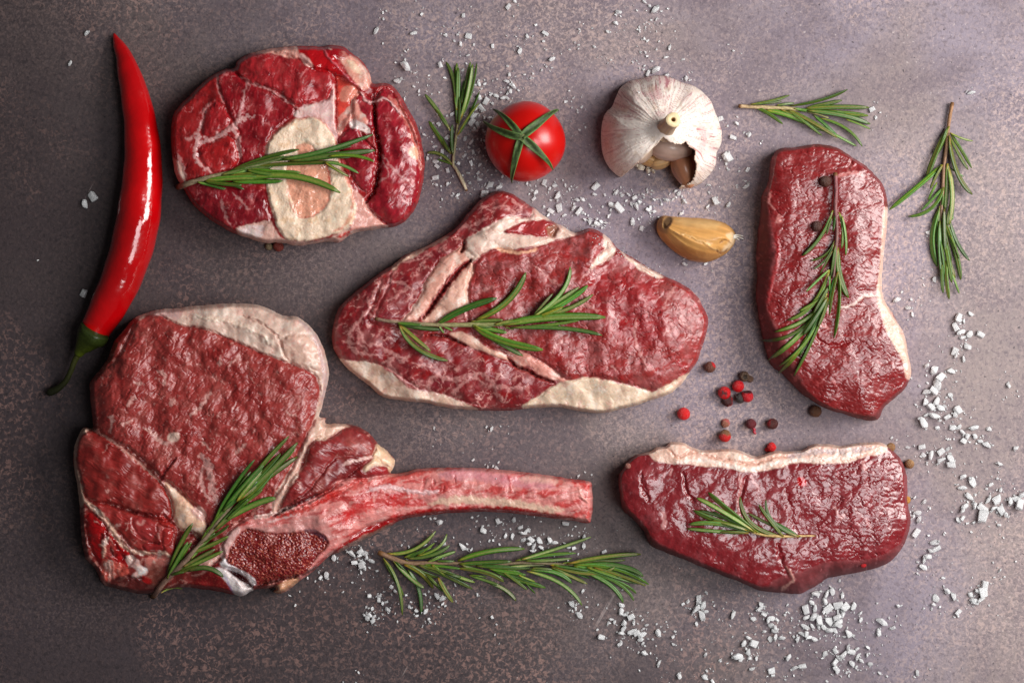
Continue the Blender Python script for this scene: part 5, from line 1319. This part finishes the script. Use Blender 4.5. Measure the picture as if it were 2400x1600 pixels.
corn(Q, 532, 650, 38, 3.79, (176, 84, 78), 'pale pink cracked peppercorn shell above a brown and red peppercorn', (146, 90, 70), .3, wr=.35, flat=.6, seed=10, grp=PG)
corn(Q, 528, 762, 56, 3.79, (120, 78, 44), 'brown peppercorn with a red underside right below the pink shell', (190, 14, 18), .05, seed=11, grp=PG, wr=.04)
corn(Q, 760, 656, 47, 3.79, (96, 18, 28), 'dark maroon peppercorn with a little red tail', seed=12, grp=PG, wr=.08)
corn(Q, 950, 656, 50, 3.79, (74, 28, 24), 'dark brown peppercorn with a red rim at the right end of the scattered row', (150, 14, 22), .6, seed=13, grp=PG, wr=.1)
corn(Q, 942, 862, 42, 3.79, (204, 22, 26), 'bright red broken peppercorn touching the fat edge of the wide steak', wr=.18, flat=.8, seed=14, grp=PG)
corn(Q, 905, 884, 22, 3.79, (190, 20, 26), 'small red shell crumb beside the bright red broken peppercorn', wr=.3, flat=.6, seed=15, grp=PG)
corn(Q, 1333, 545, 54, 3.79, (98, 62, 40), 'brown peppercorn tucked under the lower end of the upright steak', seed=16, grp=PG, wr=.08)
corn(Q, 2003, 863, 40, 3.79, TN, 'tan peppercorn on the upper right corner of the wide steak', (176, 136, 92), .6, seed=17, grp=PG, wr=.05, base=.012)
corn(Q, 2168, 1012, 43, 3.79, TN, 'tan peppercorn on the table at the right corner of the wide steak', (184, 144, 98), .6, seed=18, grp=PG, wr=.05, base=0)
corn(C4, 495, 243, 31, 2.3065, (84, 52, 42), 'dark brown peppercorn beside the bare stem end on the upright steak', seed=19, grp=PG, wr=.07)
corn(C4, 448, 485, 28, 2.3065, (80, 48, 40), 'dark brown peppercorn half under the leaves on the upright steak', seed=20, grp=PG, wr=.07)
corn(A, 822, 1500, 38, 3.0156, (120, 44, 34), 'reddish brown peppercorn peeping out under the shank slice', seed=21, grp=PG, wr=.1, base=0)
corn(A, 755, 1502, 26, 3.0156, (128, 112, 84), 'greyish tan peppercorn peeping out under the shank slice', seed=22, grp=PG, wr=.1, base=0)
corn(E, 2180, 505, 30, 3.136, (190, 134, 60), 'orange tan peppercorn half hidden behind the right side of the wide steak', seed=23, grp=PG, base=.004)
corn(E, 62, 328, 18, 3.136, (84, 60, 54), 'small dark peppercorn against the left tip of the wide steak', seed=24, grp=PG, base=0)
corn(E, 130, 255, 22, 3.136, (150, 96, 84), 'pinkish brown peppercorn on the upper left shoulder of the wide steak', seed=25, grp=PG)
corn(E, 1862, 982, 20, 3.136, (180, 14, 22), 'red crumb of peppercorn on the lower side of the wide steak', wr=.3, flat=.6, seed=26, grp=PG)
q = interp(Q([(772, 690), (790, 705), (785, 725), (802, 745)]), 10)
tl = thing('peppercorn_stalk', 'short red stalk curling from the dark maroon peppercorn', 'stalk', loc=PX(*q[0], 0))
v, f, c = tube([PX(x, y, .0016) for x, y in q], np.linspace(.0009, .0007, 10), rgba((160, 30, 50), .4), 7)
link('stalk', mesh_from('stalk', v - np.array(tl.location), f, c), M['pepper'], tl)

# ------------------------------------------------------------------ salt
def salt_hull(seed):
    rnd = random.Random(seed); bm = bmesh.new(); kind = seed % 4
    pts = []
    if kind == 0:
        for sx in (-1, 1):
            for sy in (-1, 1):
                for sz in (-1, 1): pts.append((sx * rnd.uniform(.55, .95), sy * rnd.uniform(.45, .85), sz * rnd.uniform(.35, .6)))
    elif kind == 3:
        for i in range(8):
            a = i * math.pi / 4 + rnd.uniform(-.3, .3); r = rnd.uniform(.6, 1)
            for sz in (-1, 1): pts.append((r * math.cos(a), r * math.sin(a) * .8, sz * rnd.uniform(.15, .45)))
    else:
        for i in range(14):
            v = Vector((rnd.gauss(0, 1), rnd.gauss(0, 1), rnd.gauss(0, 1))).normalized() * rnd.uniform(.8, 1)
            pts.append((v.x, v.y * rnd.uniform(.7, 1), v.z * .65))
    for p in pts: bm.verts.new(p)
    r = bmesh.ops.convex_hull(bm, input=bm.verts)
    bmesh.ops.delete(bm, geom=[g for g in set(r['geom_interior'] + r['geom_unused']) if isinstance(g, bmesh.types.BMVert)], context='VERTS')
    if kind in (1, 3):      # a crumb fused to its side
        off = Vector((rnd.uniform(.5, .8), rnd.uniform(-.5, .5), 0)); vs = []
        for i in range(9):
            v = Vector((rnd.gauss(0, 1), rnd.gauss(0, 1), rnd.gauss(0, 1))).normalized() * .42 + off
            vs.append(bm.verts.new(v))
        bmesh.ops.convex_hull(bm, input=vs)
    bmesh.ops.bevel(bm, geom=bm.edges[:], offset=.06, segments=1, affect='EDGES')
    bmesh.ops.recalc_face_normals(bm, faces=bm.faces)
    me = bpy.data.meshes.new('salt_crystal'); bm.to_mesh(me); bm.free()
    me.materials.append(M['salt']); return me


SALT = [salt_hull(i) for i in range(24)]
L8 = lambda p: T(860, 0, 2.6133, p)
N7 = lambda p: T(2080, 650, 1.96, p)
M5 = lambda p: T(1400, 1340, 2.94, p)
lists = [
 (L8, 2.6133, [(55,190,48),(285,205,42),(335,88,22),(118,68,18),(865,42,38),(905,8,30),(590,95,30),(480,215,36),(620,222,50),(575,270,34),(235,315,20),(770,285,26),(618,340,28),(530,175,14),(855,220,20),(980,222,38),(1090,205,40),(935,315,44),(1135,362,44),(1097,305,18),(1295,298,20),(1190,330,14),(1070,430,26),(235,408,82),(188,495,52),(290,448,22),(318,558,26),(450,398,34),(478,478,24),(230,607,26),(365,560,16),(588,430,26),(872,458,28),(965,458,26),(1018,480,14),(858,500,34),(895,528,52),(685,515,34),(722,515,26),(660,520,18),(690,600,34),(730,620,52),(790,585,40),(760,580,24),(840,600,40),(860,568,36),(880,560,30),(665,665,46),(700,665,46),(655,710,56),(640,750,50),(680,770,42),(660,790,30),(750,722,32),(440,760,30),(520,700,36),(350,825,26),(495,840,34),(395,870,20),(410,900,24),(460,930,40),(370,970,34),(420,990,44),(430,1020,34),(495,1045,32),(418,1088,42),(495,1128,34),(425,1132,26),(460,1220,22),(555,1195,34),(600,850,40),(640,870,36),(650,930,30),(600,950,26),(560,1000,24),(640,1000,36),(690,1010,30),(620,1060,24),(690,1100,36),(755,1130,56),(810,1148,44),(720,1185,50),(705,1205,36),(830,1080,28),(690,930,26),(700,860,24),(680,1060,26),
  (1540,75,46),(1525,142,40),(1478,192,42),(1700,12,30),(1728,38,26),(1765,58,56),(1772,120,22),(1740,125,16),(1300,180,18),(1378,175,20),(1655,182,16),(1705,185,14),(1700,238,28),(1720,250,22),(1393,288,28),(1852,292,38),(1705,323,22),(1832,352,30),(1935,365,24),(1495,368,20),(2245,310,28),(1770,430,60),(1722,450,38),(1835,465,40),(1958,482,40),(1700,405,22),(1262,600,26),(1217,625,28),(1315,655,26),(1290,690,20),(1255,660,14),(2265,755,34),(2245,842,46),(2340,825,40),(2195,955,60),(2200,1000,30),(2160,730,40),(2320,1138,60),(2095,1135,26),(2130,1230,52),(2215,1255,44),(2095,1180,24),(2088,1265,30),
  (1085,1120,40),(1148,1137,42),(1120,1155,26),(980,1125,26),(1035,1178,40),(1005,1165,26),(1168,1200,58),(1020,1218,30),(1240,1160,24),(1400,1140,54),(1395,1190,34),(1285,1225,40),(1320,1222,36),(1215,1135,24),(1525,1180,46),(1560,1200,36),(1500,1255,54),(1545,1275,64),(1600,1190,30),(1640,1210,40),(1650,1265,50),(1620,1250,30),(1670,1235,30),(1760,1222,32),(1715,1160,24),(1840,1225,30),(1875,1220,30),(1910,1190,44),(1945,1235,44),(1890,1170,28),(1820,1218,20),(1835,1110,56),(1910,1135,36),(1690,1190,20),(1180,1275,56),(1125,1290,36),(1270,1275,44),(1300,1290,50),(1720,1285,30),(1760,1295,24)]),
 (G, 3.136, [(880,1190,56),(940,1205,50),(905,1215,40),(970,1190,40),(850,1175,36),(1000,1200,30),(935,1170,30),(1200,1190,60),(1265,1240,40),(590,1115,40),(580,1140,36),(760,1090,40),(700,1145,40),(1560,1130,36),(1330,1090,40),(1330,1130,30),(1020,1150,30),(1740,1080,36),(1805,1040,54),(1910,1075,50),(1580,1500,46),(1735,1500,34),(770,1060,30),(800,1130,34)]),
 (N7, 1.96, [(215,10,28),(42,102,36),(92,138,40),(115,170,26),(325,182,44),(310,225,38),(353,200,26),(383,167,30),(430,263,38),(378,260,46),(340,250,40),(345,275,28),(370,318,42),(310,340,36),(315,360,26),(350,375,30),(180,403,28),(215,425,46),(245,455,44),(230,490,58),(215,520,40),(180,525,38),(175,570,40),(225,570,46),(245,600,46),(200,595,36),(260,590,26),(295,430,46),(292,540,36),(325,610,44),(310,630,30),(275,642,30),(215,635,56),(165,668,56),(180,630,30),(228,690,26),(300,690,38),(330,685,30),(345,710,36),(398,690,50),(370,730,40),(400,730,36),(350,750,30),(425,750,30),(458,768,46),(465,695,34),(557,495,34),(590,780,34),(515,855,30),(92,780,24),(157,777,30),(200,815,44),(165,815,24),(245,800,36),(245,840,48),(275,790,30),(290,830,52),(290,860,42),(180,850,16),(348,915,38),(390,940,52),(345,965,46),(375,1005,44),(355,1050,40),(345,1070,28),(400,1045,40),(435,1060,58),(440,1100,58),(460,1020,44),(500,1015,58),(490,1060,40),(525,1070,46),(545,1090,34),(520,975,24),(475,950,26),(565,1025,44),(595,1020,52),(620,1000,44),(610,1040,48),(325,1115,34),(345,1105,28),(395,1125,20),(513,1135,20),(385,1168,18),(125,1010,20),(168,1030,28),(140,1080,36),(145,1110,38),(130,1175,42),(120,1095,24),(215,1215,46),(225,1245,40),(195,1255,30),(185,1280,48),(165,1300,36),(165,1330,42),(270,1440,46),(305,1465,42),(225,1475,52),(215,1500,30),(445,1415,46),(440,1445,46),(415,1440,30),(385,1455,40),(400,1485,48),(430,1478,40),(255,1378,20),(518,1342,20),(48,1508,26),(325,1538,36),(167,1520,14),(240,1512,14)]),
 (M5, 2.94, [(168,228,56),(165,275,50),(195,290,56),(230,310,56),(180,350,64),(250,350,44),(180,390,58),(165,420,56),(240,410,66),(270,420,50),(310,430,64),(300,465,50),(315,490,30),(95,325,42),(117,345,34),(75,345,20),(30,445,54),(155,495,42),(340,365,30),(420,418,60),(520,443,38),(527,495,42),(328,555,58),(428,628,56),(565,715,52),(745,722,66),(795,752,36),(745,568,32),(845,605,24),(682,358,34),(620,200,46),(590,218,28),(700,190,62),(680,250,76),(730,230,64),(720,300,70),(745,270,40),(935,295,60),(1080,322,52),(1130,230,64),(1115,255,50),(1150,290,56),(1200,320,66),(1180,340,40),(1200,370,60),(1225,400,58),(1150,410,36),(1190,460,54),(1225,450,50),(1270,455,56),(1240,330,36),(1010,490,56),(1042,450,46),(1078,492,60),(965,580,76),(1040,550,66),(990,600,40),(1048,592,36),(1095,595,34),(1065,665,44),(1318,588,54),(1360,665,68),(1410,650,52),(1200,680,52),(1212,710,30),
  (1510,145,80),(1580,150,56),(1620,130,56),(1570,200,66),(1480,210,56),(1440,260,66),(1500,250,60),(1590,250,66),(1560,270,40),(1665,225,76),(1710,240,58),(1765,235,66),(1490,310,62),(1530,330,66),(1440,310,50),(1600,340,76),(1650,310,60),(1660,350,76),(1690,290,58),(1600,400,66),(1560,380,50),(1430,375,62),(1480,370,50),(1410,430,62),(1380,460,48),(1440,430,40),(1495,460,58),(1460,450,40),(1735,425,74),(1700,445,34),(1815,280,34),(1815,330,46),(1690,160,38),(1665,370,50),(1640,400,40),(1525,380,40),
  (1960,345,84),(1940,415,60),(2033,385,44),(2070,235,34),(2345,190,56),(2205,690,44),(2250,255,20),(1945,695,34),(1570,560,64),(1550,590,30),(1640,545,50),(1690,570,76),(1730,520,50),(1750,550,58),(1670,590,50),(1755,630,56),(1790,530,44),(1800,580,54),(1820,610,48),(1865,520,34),(1860,570,38),(1885,635,52),(1640,620,46),(1645,665,52),(1655,690,30),(1580,750,24),(1225,385,40),(1340,315,22),(1310,225,22),(805,230,22),(840,325,16),(475,340,16)]),
 (K, 3.2667, [(40,310,66),(60,340,50),(10,330,50),(100,370,60),(30,380,50),(45,420,58),(20,460,36),(15,300,50),(620,75,60),(958,140,62),(952,105,26),(1068,70,54),(1190,65,64),(1590,85,52),(1240,115,50),(1290,140,58),(1265,160,50),(1250,130,40),(1265,210,56),(1320,210,58),(1310,240,40),(1385,215,64),(1340,260,66),(1400,270,50),(1335,290,50),(1125,180,44),(1180,180,52),(1470,215,80),(1500,230,50),(1725,255,58),(1720,190,50),(1610,270,34),(1648,275,38),(1575,235,24),(800,265,72),(862,285,34),(650,240,50),(510,250,30),(385,262,28),(1030,215,20),(1880,300,44),(1800,370,38),(250,570,34),(280,605,32),(82,640,38),(160,640,40),(155,670,42),(185,695,40),(215,685,28),(108,735,44),(45,788,34),(85,790,40),(120,800,48),(110,830,50),(222,745,64),(388,722,26),(445,750,50),(445,790,40),(515,755,58),(600,640,58),(640,660,66),(645,700,38),(510,628,34),(740,555,30),(908,630,36),(1025,800,44),(1635,700,60),(1660,735,40),(1640,755,28),(1690,785,70),(1720,600,34),(1748,725,22),(548,838,24)]),
 (lambda p: T(0, 1200, 2.6133, p), 2.6133, [(2285,590,34),(2250,640,54),(2290,670,50),(2195,980,22),(2000,383,54),(1965,398,30),(1885,402,22),(1775,510,22),(2260,515,22),(2045,280,48)]),
 (Hh, 2.94, [(1110,125,28),(1505,130,46),(1378,345,28),(1478,395,24),(1542,403,32),(2105,455,30),(2020,780,46),(420,1020,50),(540,990,60),(600,1000,60),(640,1010,56),(680,1035,46),(560,1050,50),(610,1070,60),(600,1110,40)]),
 (F, 1.7412, [(147,172,22),(240,715,46),(207,745,42),(200,1110,40),(215,48,26),(15,975,10)]),
 (J, 2.9032, [(1675,108,56),(998,222,44),(1025,278,28),(78,316,40),(52,415,50),(160,395,50),(145,738,68),(25,875,50),(15,550,76),(150,635,34),(1385,1060,44),(1420,1375,48)]),
]
anchors = [((120, 440), 'on the dark table left of the chili'), ((990, 70), 'on the table between the shank slice and the top edge'), ((1090, 170), 'in the trail reaching up from the tomato'), ((1010, 370), 'around the sprig between shank slice and tomato'),
           ((1100, 290), 'in the heap along the left side of the tomato'), ((1120, 420), 'in the shade under the tomato'), ((1340, 240), 'in the gap between tomato and garlic bulb'), ((1450, 60), 'scattered above the garlic bulb near the top edge'), ((1545, 165), 'at the upper edge of the garlic bulb'),
           ((1320, 440), 'in the band between tomato and middle steak'), ((1440, 470), 'in the heap below the garlic bulb'), ((1590, 450), 'between garlic bulb and single clove'), ((1640, 615), 'under the single brown clove'), ((1720, 360), 'on the table left of the upright steak'),
           ((2050, 270), 'by the leaf tips of the level sprig at upper right'), ((2270, 215), 'alone above the stem end of the far right sprig'), ((2180, 650), 'beside the tip of the far right sprig'), ((2130, 720), 'right of the waist of the upright steak'),
           ((2260, 770), 'in the small heap under the far right sprig'), ((2180, 920), 'in the long heap right of the upright steak'), ((2290, 1010), 'in the clump right of the long heap'), ((2200, 1070), 'in the loose heap right of the tan peppercorns'), ((2300, 1170), 'in the big heap at the right edge'),
           ((2160, 1230), 'close to the right end of the wide steak'), ((2180, 1310), 'in the short trail below right of the wide steak'), ((2290, 1400), 'in the round clump at lower right'), ((2210, 1400), 'in the loose bits left of the lower right clump'),
           ((1480, 1470), 'in the heap beside the tip of the long bushy sprig'), ((1640, 1420), 'in the small clump below the wide steak'), ((1800, 1460), 'in the narrow upright heap left of the largest salt heap'), ((1750, 1530), 'in the three lumps near the bottom edge'), ((1930, 1430), 'in the largest salt heap below the wide steak'),
           ((2070, 1460), 'in the trio right of the largest salt heap'), ((2000, 1550), 'in the loose heap at the bottom under the largest one'), ((850, 1310), 'in the heap at the cut end of the long bushy sprig'), ((1130, 1230), 'under the bare rib bone'), ((1240, 1270), 'in the heap above the long bushy sprig'),
           ((1350, 1270), 'by the upper leaves of the long bushy sprig'), ((900, 1440), 'in the trail below the cut end of the long bushy sprig'), ((1000, 1410), 'below the hanging leaves of the long bushy sprig'), ((1350, 1430), 'under the middle leaves of the long bushy sprig'), ((1100, 1050), 'on the table between middle steak and rib bone'), ((1560, 1570), 'alone near the bottom edge below the long sprig'), ((760, 1345), 'under the chop at its marrow side'), ((920, 1530), 'in the crumbs at the bottom left of centre')]
crys = []
for tf, sc, pts in lists:
    for (x, y, r) in pts:
        px, py = tf([(x, y)])[0]; d = r / sc
        if surf(px, py) > .006 and surf(px + 5, py) > .004 and surf(px, py - 5) > .004 and surf(px, py + 5) > .004: continue
        if py < -10 or py > 1610 or px > 2410: continue
        if any(abs(px - a) < 5 and abs(py - b) < 5 for a, b, _ in crys): continue
        crys.append((px, py, d))
crys.sort(key=lambda c: -c[2])
cnt = {}
rnd = random.Random(5)
small = []
SIZE = lambda d: 'large' if d > 22 else ('medium sized' if d > 14 else 'small')
keyed = []
for i, (px, py, d) in enumerate(crys):
    if i < 300: keyed.append(min(anchors, key=lambda a: math.hypot(a[0][0] - px, a[0][1] - py))[1])
slabel = {}
for key in sorted(set(keyed)):
    ids = [i for i in range(len(keyed)) if keyed[i] == key]
    if len(ids) == 1: slabel[ids[0]] = 'white salt crystal ' + key; continue
    left = set(ids)
    for word, fn in (('largest', lambda i: -crys[i][2]), ('leftmost', lambda i: crys[i][0]), ('rightmost', lambda i: -crys[i][0]), ('topmost', lambda i: crys[i][1]), ('lowest', lambda i: -crys[i][1])):
        b = min(ids, key=fn)
        if b in left and left:
            left.discard(b); slabel[b] = word + ' white salt crystal ' + key
    for i in left: slabel[i] = ('plain' if len(left) > 1 else 'remaining') + ' white salt crystal ' + key
placed = []
for i, (px, py, d) in enumerate(crys):
    near = sum(1 for a, b, e, zz in placed if math.hypot(a - px, b - py) < (d + e) * .36)
    rs_ = d * .5 * S * rnd.uniform(1.0, 1.14)
    fl = rnd.uniform(.55, .95); z = rs_ * .5 * fl + min(near, 2) * .0007 + .0001
    if surf(px, py) > .004: z += .0
    placed.append((px, py, d, z))
    me = SALT[rnd.randrange(24)]
    rot = (rnd.uniform(-.35, .35), rnd.uniform(-.35, .35), rnd.uniform(0, 6.28)); scl = (rs_ * rnd.uniform(1.0, 1.25), rs_ * rnd.uniform(.7, .95), rs_ * fl)
    if i < 300:
        o = link('salt_crystal', me); o.location = PX(px, py, z); o.rotation_euler = rot; o.scale = scl
        tag(o, slabel[i], 'salt crystal', 'salt crystals ' + keyed[i])
    else:
        small.append((px, py, z, rot, scl, me))
# crumbs round the heaps: too many to count, one object
for i in range(2600):
    a = crys[rnd.randrange(len(crys))]
    if a[0] < 500: continue
    px, py = a[0] + rnd.gauss(0, 20), a[1] + rnd.gauss(0, 20)
    if surf(px, py) > .002 and rnd.random() < .97: continue
    r = rnd.choice([1.1, 1.4, 1.7, 2.1, 2.6, 3.3, 4.2]) * S
    small.append((px, py, r * .4 + surf(px, py), (rnd.uniform(-.5, .5), rnd.uniform(-.5, .5), rnd.uniform(0, 6.28)), (r, r * .8, r * .7), SALT[rnd.randrange(24)]))
for i in range(130):
    px, py = rnd.uniform(800, 2400), rnd.uniform(0, 1600)
    if surf(px, py) > .001: continue
    r = rnd.choice([1.0, 1.3, 1.6]) * S
    small.append((px, py, r * .4, (0, 0, rnd.uniform(0, 6)), (r, r, r * .7), SALT[rnd.randrange(24)]))
# salt dust caught on the upper rim of the middle steak
for i in range(60):
    t = rnd.random(); px = 1300 + 260 * t + rnd.gauss(0, 4); py = 530 + 125 * t - 12 + rnd.gauss(0, 7)
    r = rnd.choice([1.2, 1.6, 2.2]) * S
    small.append((px, py, surf(px, py) + r * .5, (0, .3, rnd.uniform(0, 6)), (r, r, r * .7), SALT[rnd.randrange(24)]))
from mathutils import Matrix, Euler
VV = []; FF = []; off = 0
cache = {}
for px, py, z, rot, scl, me in small:
    if me.name not in cache:
        me.calc_loop_triangles()
        cache[me.name] = (np.array([v.co[:] for v in me.vertices]), np.array([t.vertices[:] for t in me.loop_triangles]))
    V, Fc = cache[me.name]
    R = np.array(Euler(rot).to_matrix())
    VV.append((V * np.array(scl)) @ R.T + np.array(PX(px, py, z))); FF.append(Fc + off); off += len(V)
so = link('salt_grains', mesh_from('salt_grains', np.vstack(VV), np.vstack(FF), smooth=False), M['salt'])
so['kind'] = 'stuff'; so['label'] = 'fine white salt crumbs strewn over the table round the heaps'; so['category'] = 'salt'
